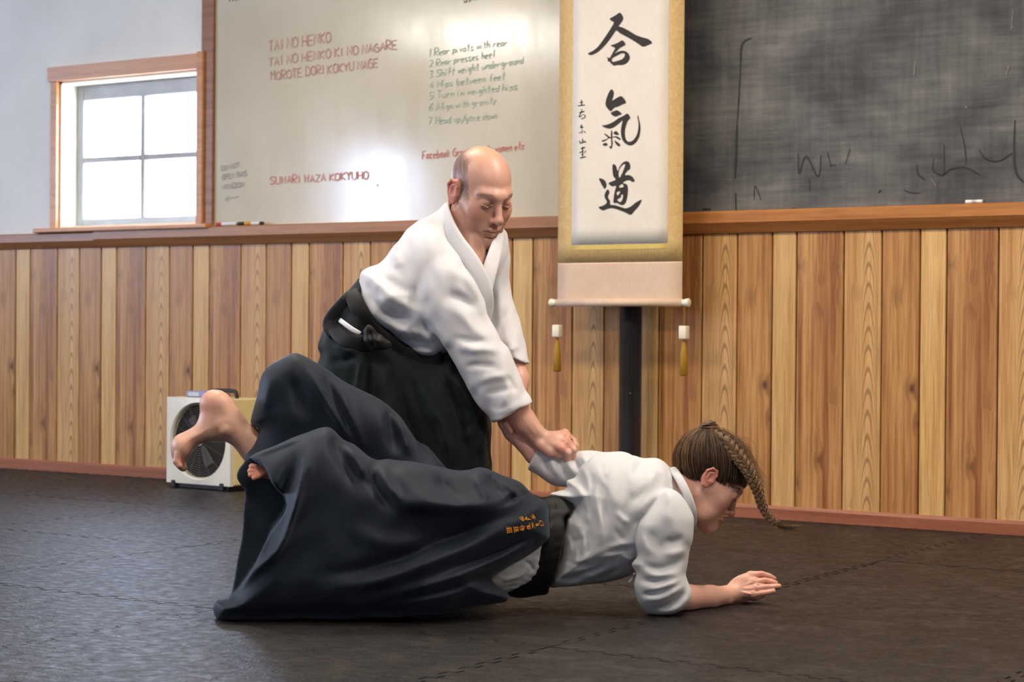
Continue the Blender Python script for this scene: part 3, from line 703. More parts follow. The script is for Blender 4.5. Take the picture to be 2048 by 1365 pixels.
def linedist(pts, U, V):
    """distance to an open polyline and position 0..1 along it"""
    P = np.array(pts, np.float32); u, v = U[:, None], V[None, :]
    seg = np.sqrt(((P[1:] - P[:-1]) ** 2).sum(1)); tot = seg.sum(); c = 0
    d = np.full((U.size, V.size), 1e9, np.float32); tt = np.zeros_like(d)
    for i in range(len(P) - 1):
        ax, ay = P[i]; ex, ey = P[i + 1] - P[i]; L = ex * ex + ey * ey + 1e-9
        t = np.clip(((u - ax) * ex + (v - ay) * ey) / L, 0, 1); q = np.sqrt((u - ax - t * ex) ** 2 + (v - ay - t * ey) ** 2)
        m = q < d; d = np.where(m, q, d); tt = np.where(m, (c + t * seg[i]) / tot, tt); c += seg[i]
    return d, tt
class Vol:
    def __init__(s, lo, hi, cell, Z0):
        s.lo = np.array(lo, float); s.cell = cell; s.Z0 = Z0
        n = np.ceil((np.array(hi, float) - s.lo) / cell).astype(int) + 1
        s.ax = [(s.lo[i] + cell * np.arange(n[i])).astype(np.float32) for i in range(3)]
        s.F = np.full(tuple(n), 60.0, np.float32); s.frame()
    def frame(s, o=(0, 0, 0), A=None, sc=1.0):
        s.o = np.array(o, float); s.A = np.eye(3) if A is None else np.array(A, float); s.sc = sc; return s
    def T(s, c): return s.o + s.A @ (np.array(c[:3], float) * s.sc)
    def sub(s, lo, hi):
        sl = []
        for i in range(3):
            a = int(np.clip((lo[i] - s.lo[i]) / s.cell, 0, s.F.shape[i])); b = int(np.clip((hi[i] - s.lo[i]) / s.cell + 2, 0, s.F.shape[i])); sl.append(slice(a, b))
        sl = tuple(sl); return sl, s.ax[0][sl[0]][:, None, None], s.ax[1][sl[1]][None, :, None], s.ax[2][sl[2]][None, None, :]
    def put(s, sl, d, k, op):
        if op == 'add': s.F[sl] = smin(s.F[sl], d, k)
        elif op == 'sub': s.F[sl] = smax(s.F[sl], -d, k)
        elif op == 'int': s.F[sl] = smax(s.F[sl], d, k)
    def ell(s, c, r, k=0, op='add', rot=None):
        C = s.T(c); r = np.array(r, float) * s.sc; k *= s.sc; B = s.A if rot is None else s.A @ rot
        ext = np.abs(B) @ r + k + 3 * s.cell; sl, u, v, w = s.sub(C - ext, C + ext)
        u, v, w = u - C[0], v - C[1], w - C[2]; k0 = k1 = 0
        for i in range(3):
            q = u * B[0, i] + v * B[1, i] + w * B[2, i]; k0 = k0 + (q / r[i]) ** 2; k1 = k1 + (q / r[i] ** 2) ** 2
        k0 = np.sqrt(k0); s.put(sl, (k0 * (k0 - 1) / (np.sqrt(k1) + 1e-6)).astype(np.float32), k, op)
    def ball(s, c, r, k=0, op='add'): s.ell(c, (r, r, r), k, op)
    def cone(s, a, b, ra, rb, k=0, op='add'):
        a, b = s.T(a), s.T(b); ra *= s.sc; rb *= s.sc; k *= s.sc; m = max(ra, rb) + k + 3 * s.cell
        sl, u, v, w = s.sub(np.minimum(a, b) - m, np.maximum(a, b) + m); e = b - a; L = e @ e + 1e-9
        t = np.clip(((u - a[0]) * e[0] + (v - a[1]) * e[1] + (w - a[2]) * e[2]) / L, 0, 1)
        d = np.sqrt((u - a[0] - t * e[0]) ** 2 + (v - a[1] - t * e[1]) ** 2 + (w - a[2] - t * e[2]) ** 2) - (ra + (rb - ra) * t)
        s.put(sl, d.astype(np.float32), k, op)
    def chain(s, pts, k=0, op='add'):
        for p, q in zip(pts[:-1], pts[1:]): s.cone(p, q, p[3], q[3], k, op)
    def sym(s, pts, k=0, op='add'):
        s.chain(pts, k, op); s.chain([(-p[0],) + tuple(p[1:]) for p in pts], k, op)
    def pillow(s, poly, R, T, wc, k=0, op='add', smooth=4):
        """cushion with the outline poly, rim radius R, half thickness T, mid-surface depth wc(u, v)"""
        P = catmull(poly, smooth, True) if smooth else poly
        d2 = polydist(P, s.ax[0], s.ax[1]); u, v = s.ax[0][:, None], s.ax[1][None, :]
        W = wc(u, v) if callable(wc) else wc
        W = np.broadcast_to(np.asarray(W, np.float32), d2.shape)[:, :, None]
        q = np.maximum(R + d2, 0)[:, :, None]; dw = (s.ax[2][None, None, :] - W) * (R / T)
        d = np.sqrt(q * q + dw * dw) - R
        s.put((slice(None),) * 3, d.astype(np.float32), k, op)
    def stroke(s, pts, amp, sig, wmax=None, wmin=None, taper=True, ease=.5):
        """raise (amp>0) or crease (amp<0) the surface along a line in u, v"""
        P = catmull(pts, 5) if len(pts) > 2 else pts
        d, t = linedist(P, s.ax[0], s.ax[1]); g = amp * np.exp(-(d / sig) ** 2)
        if taper:
            q = np.clip(np.minimum(t, 1 - t) / .38, 0, 1); g = g * (q * q * (3 - 2 * q))
        g = g[:, :, None].astype(np.float32)
        W = s.ax[2]; m = np.ones(W.shape, np.float32)
        if wmax is not None: m *= np.clip((wmax - W) / 20 + .5, 0, 1)
        if wmin is not None: m *= np.clip((W - wmin) / 20 + .5, 0, 1)
        s.F -= g * m[None, None, :]
    def halfplane(s, p, n, k=0):
        """keep the side where (x - p).n < 0"""
        n = np.array(n, float); n /= np.linalg.norm(n); u, v, w = s.ax[0][:, None, None], s.ax[1][None, :, None], s.ax[2][None, None, :]
        s.F = smax(s.F, ((u - p[0]) * n[0] + (v - p[1]) * n[1] + (w - p[2]) * n[2]).astype(np.float32), k)
    def height(s):
        """height above the mats (metres) of every sample"""
        u, v, w = s.ax[0][:, None, None], s.ax[1][None, :, None], s.ax[2][None, None, :]
        Z = s.Z0 + w * (s.Z0 / FPX)
        return CAM[2] + Z * (FWD[2] + (u - 1024) / FPX * RGT[2] - (v - 682.5) / FPX * UP[2])
    def floor_cut(s, h=.001): s.F = np.maximum(s.F, ((h - s.height()) * (FPX / s.Z0)).astype(np.float32))
    def wob(s, amp, wl, seed=0, n=6):
        rs = np.random.RandomState(seed); u, v, w = s.ax[0][:, None, None], s.ax[1][None, :, None], s.ax[2][None, None, :]
        for i in range(n):
            d = rs.normal(size=3); d /= np.linalg.norm(d); f = 2 * math.pi / (wl * rs.uniform(.6, 1.6)); ph = rs.uniform(0, 6.28)
            s.F += (amp / math.sqrt(n) * np.sin(f * (u * d[0] + v * d[1] + w * d[2]) + ph + 1.2 * np.sin(f * .37 * (u * d[1] - v * d[0]) + ph * 2))).astype(np.float32)
    def mesh(s, it=2, lam=.5):
        """surface nets -> (verts uvw, quads)"""
        F = s.F; S = F < 0; n = np.array(F.shape)
        c = np.zeros(n - 1, np.uint8)
        for dx in (0, 1):
            for dy in (0, 1):
                for dz in (0, 1): c += S[dx:n[0] - 1 + dx, dy:n[1] - 1 + dy, dz:n[2] - 1 + dz]
        act = (c > 0) & (c < 8); I, J, K = np.nonzero(act); N = I.size
        idx = np.full(act.shape, -1, np.int32); idx[I, J, K] = np.arange(N)
        acc = np.zeros((N, 3)); cnt = np.zeros(N)
        corners = [(x, y, z) for x in (0, 1) for y in (0, 1) for z in (0, 1)]
        for a in corners:
            for axis in range(3):
                if a[axis]: continue
                b = list(a); b[axis] = 1
                fa = F[I + a[0], J + a[1], K + a[2]]; fb = F[I + b[0], J + b[1], K + b[2]]
                m = (fa < 0) != (fb < 0); t = np.where(m, fa / (fa - fb + 1e-12), 0)
                p = np.zeros((N, 3)); p[:] = a; p[:, axis] = t
                acc[m] += p[m]; cnt[m] += 1
        V = (np.stack([I, J, K], 1) + acc / cnt[:, None]) * s.cell + s.lo
        Q = []
        for axis in range(3):
            o = [(1, 2), (2, 0), (0, 1)][axis]; sl0 = [slice(None)] * 3; sl1 = [slice(None)] * 3
            sl0[axis] = slice(0, -1); sl1[axis] = slice(1, None); A, B = S[tuple(sl0)], S[tuple(sl1)]
            for flip in (False, True):
                X = np.nonzero((A & ~B) if not flip else (~A & B)); X = np.stack(X, 1)
                ok = (X[:, o[0]] > 0) & (X[:, o[1]] > 0) & (X[:, o[0]] < n[o[0]] - 1) & (X[:, o[1]] < n[o[1]] - 1); X = X[ok]
                if not len(X): continue
                q = []
                for da, db in ((-1, -1), (0, -1), (0, 0), (-1, 0)):
                    Y = X.copy(); Y[:, o[0]] += da; Y[:, o[1]] += db; q.append(idx[Y[:, 0], Y[:, 1], Y[:, 2]])
                q = np.stack(q, 1); Q.append(q[:, ::-1] if flip else q)
        Q = np.concatenate(Q); Q = Q[(Q >= 0).all(1)]
        for _ in range(it):
            e = np.concatenate([Q[:, [0, 1]], Q[:, [1, 2]], Q[:, [2, 3]], Q[:, [3, 0]]]); sm = np.zeros_like(V); ct = np.bincount(e[:, 0], minlength=N) + np.bincount(e[:, 1], minlength=N)
            for ax in range(3): sm[:, ax] = np.bincount(e[:, 0], V[e[:, 1], ax], N) + np.bincount(e[:, 1], V[e[:, 0], ax], N)
            V = V + lam * (sm / np.maximum(ct, 1)[:, None] - V)
        return V, Q
def uvw_world(V, Z0):
    V = np.asarray(V, float); Z = Z0 + V[:, 2] * (Z0 / FPX)
    return CAM + Z[:, None] * (FWD[None] + ((V[:, 0] - 1024) / FPX)[:, None] * RGT[None] - ((V[:, 1] - 682.5) / FPX)[:, None] * UP[None])
def wpt(u, v, w, Z0): return uvw_world([(u, v, w)], Z0)[0]
def quads_mesh(name, parts):
    """parts = [(world verts, quads, colours or None)] joined into one mesh with a colour attribute"""
    off = 0; VV, QQ, CC = [], [], []
    for V, Q, C in parts:
        VV.append(V); QQ.append(Q + off); off += len(V); CC.append(C if C is not None else np.ones((len(V), 4)))
    V = np.concatenate(VV).astype(np.float32); Q = np.concatenate(QQ).astype(np.int32); C = np.concatenate(CC).astype(np.float32)
    me = bpy.data.meshes.new(name); me.vertices.add(len(V)); me.vertices.foreach_set('co', V.ravel())
    me.loops.add(Q.size); me.loops.foreach_set('vertex_index', Q.ravel()); me.polygons.add(len(Q))
    me.polygons.foreach_set('loop_start', np.arange(0, Q.size, 4, dtype=np.int32)); me.polygons.foreach_set('use_smooth', np.ones(len(Q), bool))
    me.update(calc_edges=True); me.validate()
    ca = me.color_attributes.new('Col', 'FLOAT_COLOR', 'POINT'); ca.data.foreach_set('color', C.ravel()); return me
def smooth01(x, a, b):
    t = np.clip((x - a) / (b - a), 0, 1); return t * t * (3 - 2 * t)
def mixc(C, col, m):
    c = np.array(lin(*col)[:3]); C[:, :3] = C[:, :3] * (1 - m[:, None]) + c[None] * m[:, None]; return C
def axes(fwd, roll=0.0):
    """columns: person's left, forward, up in uvw"""
    f = np.array(fwd, float); f /= np.linalg.norm(f); up = np.array([0, -1, 0.]); up -= f * (up @ f); up /= np.linalg.norm(up)
    x = np.cross(f, up)
    c, s = math.cos(roll), math.sin(roll); up2 = up * c + x * s; x2 = np.cross(f, up2)
    return np.stack([x2, f, up2], 1)
# ------------------------------------------------------------------ heads (local metres: x person's right, y forward, z up)
def sculpt_head(vol, male):
    v = vol
    v.ell((0, -.012, .034), (.073, .094, .082))
    v.ell((0, .028, -.036 if male else -.032), (.058 if male else .054, .060, .080 if male else .075), .03)
    jw = .054 if male else .048
    cz_ = 0.0 if male else .009
    v.sym([(jw, -.004, -.058, .018 if male else .015), (jw * .78, .040, -.097 + cz_, .015), (0.0, .070, -.110 + cz_, .016)], .028)
    v.ell((0, .077, -.108 + cz_), (.020 if male else .015, .014 if male else .012, .014 if male else .012), .018)
    v.sym([(.046, .052, -.022, .018), (.052, .02, -.018, .014)], .03)                       # cheekbones
    if male: v.chain([(-.040, .067, .022, .009), (-.014, .0835, .021, .008), (.014, .0835, .021, .008), (.040, .067, .022, .009)], .022)
    else: v.chain([(-.038, .070, .022, .009), (0, .083, .022, .009), (.038, .070, .022, .009)], .02)
    for s in (-1, 1):
        v.ell((s * .033, .099, .003), (.020, .0155, .012), .012, 'sub')                       # sockets
        v.ball((s * .0325, .0735, .001), .0150, .004)                                        # lidded eyes
        v.chain([(s * .017, .0865, -.0045, .0018), (s * .032, .0912, -.0080, .0022), (s * .047, .0825, -.0045, .0018)], .002)   # lash edge
        v.chain([(s * .019, .087, .009, .0014), (s * .032, .0900, .0118, .0016), (s * .046, .081, .008, .0014)], .003, 'sub')  # lid fold
        v.chain([(s * .020, .088, -.0125, .0010), (s * .032, .0905, -.0155, .001), (s * .044, .084, -.0125, .001)], .004, 'sub')
    v.sym([(.036, .056, -.040, .020), (.034, .056, -.060, .018)], .03)                       # cheek flesh
    v.cone((0, .086, .012), (0, .110 if male else .1035, -.036), .0080 if male else .007, .0105 if male else .0085, .012)          # nose
    v.ball((0, .112 if male else .1065, -.0385), .0112 if male else .0092, .008)
    for s in (-1, 1):
        v.ball((s * .0125, .0975 if male else .0945, -.0435), .0085 if male else .007, .007); v.ball((s * .0062, .104 if male else .101, -.0525 if male else -.0515), .0042 if male else .0032, .004, 'sub')
        v.chain([(s * .0205, .098, -.040, .0012), (s * .028, .093, -.058, .0016), (s * .036, .082, -.078, .001)], .006, 'sub') if male else None
    v.ell((0, .080 if male else .076, -.074), (.028, .017, .021), .018)
    if not male: v.ell((0, .083, -.098), (.014, .012, .013), .016)
    lo = 0.0 if male else -.0035
    v.chain([(-.023, .087 + lo, -.0745, .0028), (-.008, .0975 + lo, -.0698, .0046), (0, .0978 + lo, -.0708, .0042), (.008, .0975 + lo, -.0698, .0046), (.023, .087 + lo, -.0745, .0028)], .005)
    v.chain([(-.020, .087 + lo, -.078, .003), (0, .0955 + lo, -.0825, .0058), (.020, .087 + lo, -.078, .003)], .006)
    v.chain([(-.027, .0895 + lo, -.0755, .0010), (-.010, .1010 + lo, -.0752, .0012), (0, .102 + lo, -.076, .0012), (.010, .1010 + lo, -.0752, .0012), (.027, .0895 + lo, -.0755, .0010)], .0028, 'sub')
    if male: v.chain([(-.014, .091, -.0945 if male else -.0905, .002), (.014, .091, -.0945 if male else -.0905, .002)], .006, 'sub')
    es = 1.0 if male else .84
    for s in (-1, 1):                                                                        # ears
        ex = .0735
        E_ = lambda dx, y, z: (s * (ex + dx * es), -.008 + (y + .008) * es, -.004 + (z + .004) * es)
        v.ell(E_(.002, -.011, -.004), (.0098 * es, .023 * es, .033 * es), .006)
        v.chain([(*E_(.005, .004, -.002), .0032 * es), (*E_(.009, .006, .014), .0034 * es), (*E_(.012, -.003, .027), .0040 * es), (*E_(.014, -.019, .026), .0042 * es), (*E_(.0135, -.030, .010), .0042 * es), (*E_(.010, -.026, -.012), .004 * es), (*E_(.006, -.013, -.032), .0070 * es), (*E_(.004, -.003, -.033), .0060 * es)], .003)
        v.chain([(*E_(.010, -.004, .018), .0022 * es), (*E_(.0115, -.016, .010), .0026 * es), (*E_(.0105, -.017, -.008), .0026 * es), (*E_(.008, -.008, -.018), .0026 * es)], .003)
        v.ell(E_(.0145, -.0065, -.002), (.0075 * es, .0080 * es, .0125 * es), .003, 'sub')
        v.chain([(*E_(.0155, -.010, .020), .0020 * es), (*E_(.016, -.023, .010), .0022 * es), (*E_(.0145, -.022, -.008), .0018 * es)], .003, 'sub')
        v.ball(E_(.006, .006, -.010), .0050 * es, .004)
def head_colors(L, base, male):
    """L = verts in head-local metres"""
    n = len(L); C = np.ones((n, 4)); C[:, :3] = np.array(lin(*base)[:3])
    x, y, z = np.abs(L[:, 0]), L[:, 1], L[:, 2]
    nz = .5 + .5 * np.sin(L[:, 0] * 310 + 2 * np.sin(L[:, 2] * 190)) * np.sin(L[:, 1] * 270 + L[:, 2] * 330)
    def near(cs, r0, r1):
        d = np.full(n, 9.0)
        for p, q in zip(cs[:-1], cs[1:]):
            p, q = np.array(p), np.array(q); e = q - p; A = np.stack([x, y, z], 1); t = np.clip(((A - p) @ e) / (e @ e), 0, 1); d = np.minimum(d, np.linalg.norm(A - p - t[:, None] * e, axis=1))
        return 1 - smooth01(d, r0, r1)
    cheek = near([(.044, .068, -.035), (.046, .060, -.042)], .004, .036); nose = near([(0, .115, -.036), (.01, .105, -.044)], .004, .022)
    ear = smooth01(x, .071, .079) * (z < .04) * (z > -.05)
    C = mixc(C, (196, 112, 98) if male else (206, 118, 108), cheek * (.30 if male else .62))
    C = mixc(C, (198, 116, 100), nose * .4); C = mixc(C, (204, 112, 92), ear * .6)
    lips = near([(.0, .0975, -.0705), (.010, .0965, -.0702), (.022, .087, -.0745)], .003, .0065) + near([(0, .096, -.082), (.02, .087, -.078)], .004, .0075)
    C = mixc(C, (176, 98, 88) if male else (182, 92, 88), np.clip(lips, 0, 1) * .75)
    C = mixc(C, (92, 50, 42), near([(0, .100, -.0757), (.012, .098, -.0752), (.026, .088, -.0755)], .0006, .0026) * .85)
    C = mixc(C, (84, 62, 50), near([(.013, .092, .0215), (.028, .091, .0265), (.046, .077, .0235), (.055, .064, .018)], .0020, .0062) * (.6 if male else 1.0) * (.7 + .3 * nz))
    C = mixc(C, (34, 22, 18), near([(.018, .0875, -.0055), (.032, .0922, -.0092), (.0480, .083, -.0055), (.053, .075, -.003)], .0014, .0038) * .96)
    C = mixc(C, (150, 94, 80), near([(.0325, .088, .001), (.034, .088, .0005)], .006, .019) * .4)
    C = mixc(C, (70, 32, 26), near([(.0062, .1045, -.0535), (.0066, .103, -.0535)], .0022, .0045) * .8)
    if male:
        j = smooth01(-z, .05, .075) * smooth01(y, -.02, .03); C = mixc(C, (150, 112, 100), j * .28)
        line = y - .012 + .55 * (z - .05) + .012 * (nz - .5)
        side = (1 - smooth01(line, -.004, .016)) * smooth01(z, -.022 - .0, .006) * (1 - smooth01(z, .075, .105) * smooth01(y, -.07, -.02))
        burn = near([(.070, .010, .018), (.072, .012, -.012)], .004, .011)
        C = mixc(C, (84, 70, 62), (1 - ear) * np.clip(side * (.62 + .28 * nz) * (x + np.maximum(-y - .05, 0) * 3 > .030) + burn * .5, 0, .85))
        top = smooth01(z, .085, .11) * (1 - smooth01(y, -.02, .05)); C = mixc(C, (196, 152, 104), top * .45)
    return C
def skin_mat(name):
    t = NT(name); a = t.n('ShaderNodeAttribute', attribute_name='Col'); v = t.noise(t.coord('Object'), 90.0, 4, .6); w = t.noise(t.coord('Object'), 14.0, 3, .6)
    c = t.mix(t.maprange(w, .35, .7, 0, .10), a.outputs['Color'], lin(168, 92, 76)); c = t.mix(t.maprange(v, .4, .75, 0, .06), c, lin(240, 206, 180))
    t.bump(v, .10, .0015)
    return t.done(c, .42, spec=.45, **{'Subsurface Weight': .12, 'Subsurface Radius': (.012, .005, .003), 'Subsurface Scale': .6})
M['skin'] = skin_mat('skin')
SKM, SKW = (208, 160, 142), (218, 168, 150)
def plain(V, rgb): C = np.ones((len(V), 4)); C[:, :3] = lin(*rgb)[:3]; return C
def cloth_mat(name, rgb, rough=.85, weave=900, sheen=.15, var=.05, bump=.12, tint=None, spec=.25, stint=(1, 1, 1, 1)):
    t = NT(name); g = t.n('ShaderNodeNewGeometry'); p = g.outputs['Position']
    wv = t.noise(p, weave, 2, .6); lo = t.noise(p, 9.0, 4, .55)
    c0 = lin(*rgb); lo_c = tuple(x * (1 - var) for x in c0[:3]) + (1,); hi_c = tuple(min(1, x * (1 + var)) for x in c0[:3]) + (1,)
    c = t.ramp(lo, [(.3, lo_c), (.7, hi_c)])
    if tint: c = t.mix(t.maprange(lo, .45, .7, 0, .5), c, lin(*tint))
    mid = t.noise(p, 34.0, 3, .5, .4)
    t.bump(t.math('ADD', t.math('MULTIPLY', wv, .10), mid), bump, .003)
    return t.done(c, rough, spec=spec, **{'Sheen Weight': sheen, 'Sheen Roughness': .5, 'Sheen Tint': stint, 'Specular Tint': stint})
M['gi_m'] = cloth_mat('white_cotton_jacket', (219, 219, 224), .9, 700, .1, .02, .06)
M['gi_w'] = cloth_mat('washed_white_cotton', (202, 203, 207), .9, 700, .1, .03, .08)
M['hak_m'] = cloth_mat('black_hakama_cloth', (24, 29, 30), .75, 900, .08, .12, .05, spec=.18, stint=(.8, .95, 1, 1))
M['hak_w'] = cloth_mat('navy_black_hakama_cloth', (9, 13, 21), .60, 900, .16, .14, .05, spec=.28, stint=(.66, .80, 1, 1))
M['belt'] = cloth_mat('black_belt_cloth', (11, 11, 13), .6, 900, .04, .1, .05, spec=.3)
# ------------------------------------------------------------------ the standing man
ZM = 5.2; SM = FPX / ZM
man = None
HA = axes((.50, .40, -.77)); HO = (962, 383, -8); HS = SM * 1.035
v = Vol((870, 280, -110), (1045, 560, 130), 1.4, ZM); v.frame(HO, HA, HS); sculpt_head(v, True)
v.chain([(.0, -.030, -.05, .050), (.0, -.055, -.12, .054)], .02)                    # neck
v.frame(); v.cone((936, 440, 8), (915, 500, 20), 40, 46, 14); v.cone((938, 455, -2), (948, 545, -48), 34, 24, 4)
V, Q = v.mesh(1); Lc = ((V - np.array(HO)) @ HA) / HS
parts = [(uvw_world(V, ZM), Q, head_colors(Lc, SKM, True))]
# trunk, legs and feet under the clothes
v = Vol((600, 440, -130), (1000, 1215, 190), 6, ZM)
v.chain([(915, 490, 20, 46), (865, 550, 24, 58), (805, 610, 30, 44), (772, 680, 36, 38)], 20)
v.chain([(890, 520, -30, 30), (960, 530, 70, 30)], 20)
for w0, kx, ky, fx in ((0, 905, 860, 830), (70, 850, 900, 720)):
    v.chain([(775, 725, w0 + 12, 36), (kx - 60, ky + 20, w0, 36), (fx - 20, 1120, w0 + 10, 26)], 16)
    v.chain([(fx - 40, 1150, w0 + 25, 20), (fx + 60, 1152, w0 + 25, 15)], 12)
v.floor_cut(.003); V, Q = v.mesh(1); parts.append((uvw_world(V, ZM), Q, plain(V, SKM)))
# right arm and gripping hand
AW = -52
v = Vol((880, 540, -150), (1175, 925, 30), 1.5, ZM)
v.chain([(900, 580, -58, 28), (945, 690, -66, 26), (1020, 802, -58, 27)], 10)
v.chain([(1020, 802, -58, 30), (1050, 846, AW, 24), (1076, 874, AW, 18.5), (1088, 882, AW, 18)], 8)
v.ell((1072, 858, AW - 8), (22, 9, 12), 10, rot=np.array([[.66, -.75, 0], [.75, .66, 0], [0, 0, 1]]))
v.ell((1108, 882, AW), (29, 19, 24), 10); v.ell((1100, 892, AW - 12), (22, 14, 14), 8)
KN = [(1130, 868, 4), (1134, 876, -8), (1132, 887, -20), (1123, 897, -28)]
for i, (a, b, c) in enumerate(KN):
    w0 = AW + c
    v.cone((1098 + i, 878 + 4 * i, AW + c * .6), (a, b, w0), 9, 9.2, 7)
    v.ball((a, b, w0), 9.6, 3)
    p = [(1147, 884, 4), (1150, 891, -8), (1146, 900, -20), (1135, 906, -26)][i]
    v.cone((a, b, w0), (p[0], p[1], AW + p[2]), 8.2, 7.8, 2.2)
    v.cone((p[0], p[1], AW + p[2]), (p[0] - 2, p[1] + 20, AW + p[2] + 12), 7.8, 6.8, 2.0)
for i in range(3):   # gaps between the knuckles
    a, b = KN[i], KN[i + 1]; v.chain([((a[0] + b[0]) / 2 + 2, (a[1] + b[1]) / 2 - 1, AW + (a[2] + b[2]) / 2 - 10, 1.5), ((a[0] + b[0]) / 2 + 15, (a[1] + b[1]) / 2 + 14, AW + (a[2] + b[2]) / 2 - 10, 1.5)], 4, 'sub')
v.chain([(1080, 890, AW - 14, 11), (1098, 903, AW - 20, 10), (1118, 908, AW - 18, 8.5), (1130, 906, AW - 12, 7.5)], 6)    # thumb along the near side
v.chain([(1046, 838, AW - 22, 2), (1068, 866, AW - 19, 2)], 5)                      # tendon
V, Q = v.mesh(1); C = plain(V, SKM)
d = np.min([np.linalg.norm(V - np.array([a, b, AW + c]), axis=1) for a, b, c in KN], axis=0); C = mixc(C, (206, 128, 108), (1 - smooth01(d, 6, 18)) * .55)
parts.append((uvw_world(V, ZM), Q, C))
# left arm, wrist and thumb holding her forearm from behind
v = Vol((960, 480, -80), (1080, 900, 150), 2.2, ZM)
v.chain([(978, 520, 88, 24), (1003, 620, 90, 22), (1028, 715, 68, 21), (1036, 760, 40, 22), (1030, 815, 8, 18)], 10)
v.ell((1030, 828, -10), (18, 22, 26), 12)
v.chain([(1026, 828, -40, 9), (1014, 840, -52, 8), (1014, 849, -57, 7.2), (1021, 862, -57, 6.4)], 4)
for i in range(4): v.chain([(1032 + 5 * i, 842, 4, 8), (1040 + 6 * i, 856, 4, 7.5), (1048 + 6 * i, 870, -6, 6.5)], 2.5)
V, Q = v.mesh(1); parts.append((uvw_world(V, ZM), Q, plain(V, SKM)))
man = link('person', quads_mesh('person', parts), M['skin'])
tag(man, 'bald man in white jacket and black hakama bending over, gripping her arm', 'person')

# jacket
TORSO = [(898, 406), (878, 421), (841, 439), (815, 459), (790, 489), (771, 518), (746, 532), (727, 542), (721, 556), (715, 595), (720, 621), (735, 643), (757, 655), (777, 667), (790, 684), (819, 702), (841, 716), (870, 720), (893, 713), (930, 690), (965, 620), (990, 540), (1004, 472), (998, 455), (975, 505), (957, 500), (925, 455)]
v = Vol((690, 380, -160), (1110, 900, 170), 2.6, ZM)
v.pillow(TORSO, 105, 100, lambda u, w: 18 + (u - 850) * .10)
v.ell((905, 560, -48), (58, 70, 46), 40)                                              # near shoulder
v.ell((985, 520, 80), (34, 60, 44), 40)
v.stroke([(735, 560), (790, 600), (850, 625), (900, 640)], 7, 10, 20); v.stroke([(728, 585), (775, 625), (840, 645)], -6, 8, 20); v.stroke([(745, 545), (800, 575), (850, 590)], -5, 10, 20)
v.stroke([(722, 600), (760, 640), (815, 665), (870, 672)], 6, 9, 20); v.stroke([(775, 660), (820, 680), (880, 690)], -6, 7, 20); v.stroke([(800, 690), (845, 706), (885, 702)], 5, 6, 20)
v.stroke([(735, 560), (742, 590), (748, 615)], -5, 6, 20); v.stroke([(752, 570), (765, 600)], -4, 6, 20); v.stroke([(812, 655), (840, 690)], -4, 5, 20); v.stroke([(830, 645), (852, 680), (880, 705)], 4, 6, 20)
v.stroke([(925, 455), (950, 500), (968, 545), (975, 590)], -6, 6, 40); v.stroke([(985, 470), (985, 520), (972, 570)], -7, 7, 60); v.stroke([(998, 470), (998, 520), (985, 580)], 5, 7, 60)
v.stroke([(880, 445), (850, 480), (835, 540), (830, 600)], 4, 16, 10); v.stroke([(845, 550), (830, 590), (828, 640)], -6, 10, 0); v.stroke([(790, 500), (800, 540)], 4, 10, 20)
tor = v.F.copy()
# near sleeve
SLV = [(868, 520), (905, 510), (940, 535), (962, 580), (970, 630), (996, 668), (1018, 701), (1036, 742), (1052, 780), (1066, 806), (1110, 900), (1010, 910), (983, 845), (958, 812), (934, 774), (902, 716), (872, 668), (842, 630), (835, 590), (846, 548)]
v.F[:] = 60; v.pillow(SLV, 52, 50, lambda u, w: -62 - 10 * np.exp(-((w - 690) / 90) ** 2))
n_ = np.array([.46, .89, 0])
for p, a_, s_ in (([(880, 545), (925, 552), (955, 585), (972, 630), (1000, 680)], 7, 11), ([(892, 584), (925, 600), (950, 625)], -9, 9), ([(870, 600), (915, 625), (950, 660), (985, 690)], 6, 12), ([(905, 690), (945, 700), (985, 700), (1008, 712)], 7, 9), ([(900, 672), (940, 682), (985, 682)], -6, 7),
                  ([(925, 735), (960, 730), (1000, 735)], -6, 7), ([(945, 770), (985, 755), (1030, 752)], 6, 9), ([(960, 790), (1000, 782), (1040, 776)], -4, 7), ([(1000, 820), (1015, 790), (1020, 760)], 4, 7), ([(850, 575), (860, 620), (885, 665)], -5, 9), ([(1035, 790), (1025, 770), (1010, 745)], -4, 6), ([(975, 815), (1000, 826), (1050, 800)], 2.0, 5)): v.stroke(p, a_, s_, -40)
v.halfplane((1024, 826, 0), n_, 3)
slv = v.F.copy(); u_, v_ = v.ax[0][:, None, None], v.ax[1][None, :, None]
mouth_ = np.maximum(slv + 9, -((u_ - 1024) * n_[0] + (v_ - 826) * n_[1]) - 45)
slv = np.maximum(slv, -mouth_)
# far sleeve
FSL = [(985, 470), (1008, 462), (1016, 500), (1020, 573), (1036, 628), (1053, 700), (1070, 780), (1030, 790), (1010, 730), (985, 690), (965, 640), (960, 560)]
v.F[:] = 60; v.pillow(FSL, 40, 46, lambda u, w: 88 - np.clip(w - 600, 0, 200) * .22)
for p, a_, s_ in (([(1000, 520), (998, 580), (1010, 640)], 5, 9), ([(985, 560), (985, 620), (1000, 680)], -5, 8), ([(1020, 610), (1005, 650), (1002, 690)], -4, 7), ([(1045, 690), (1020, 700), (1005, 712)], 3, 5)): v.stroke(p, a_, s_)
nf = np.array([-.36, .93, 0]); v.halfplane((1037, 722, 0), nf, 3)
fs = v.F.copy(); fs = np.maximum(fs, -np.maximum(fs + 9, -((u_ - 1037) * nf[0] + (v_ - 722) * nf[1]) - 40))
v.F = smin(smin(tor, slv, 10), fs, 10)
v.wob(1.3, 46, 3)
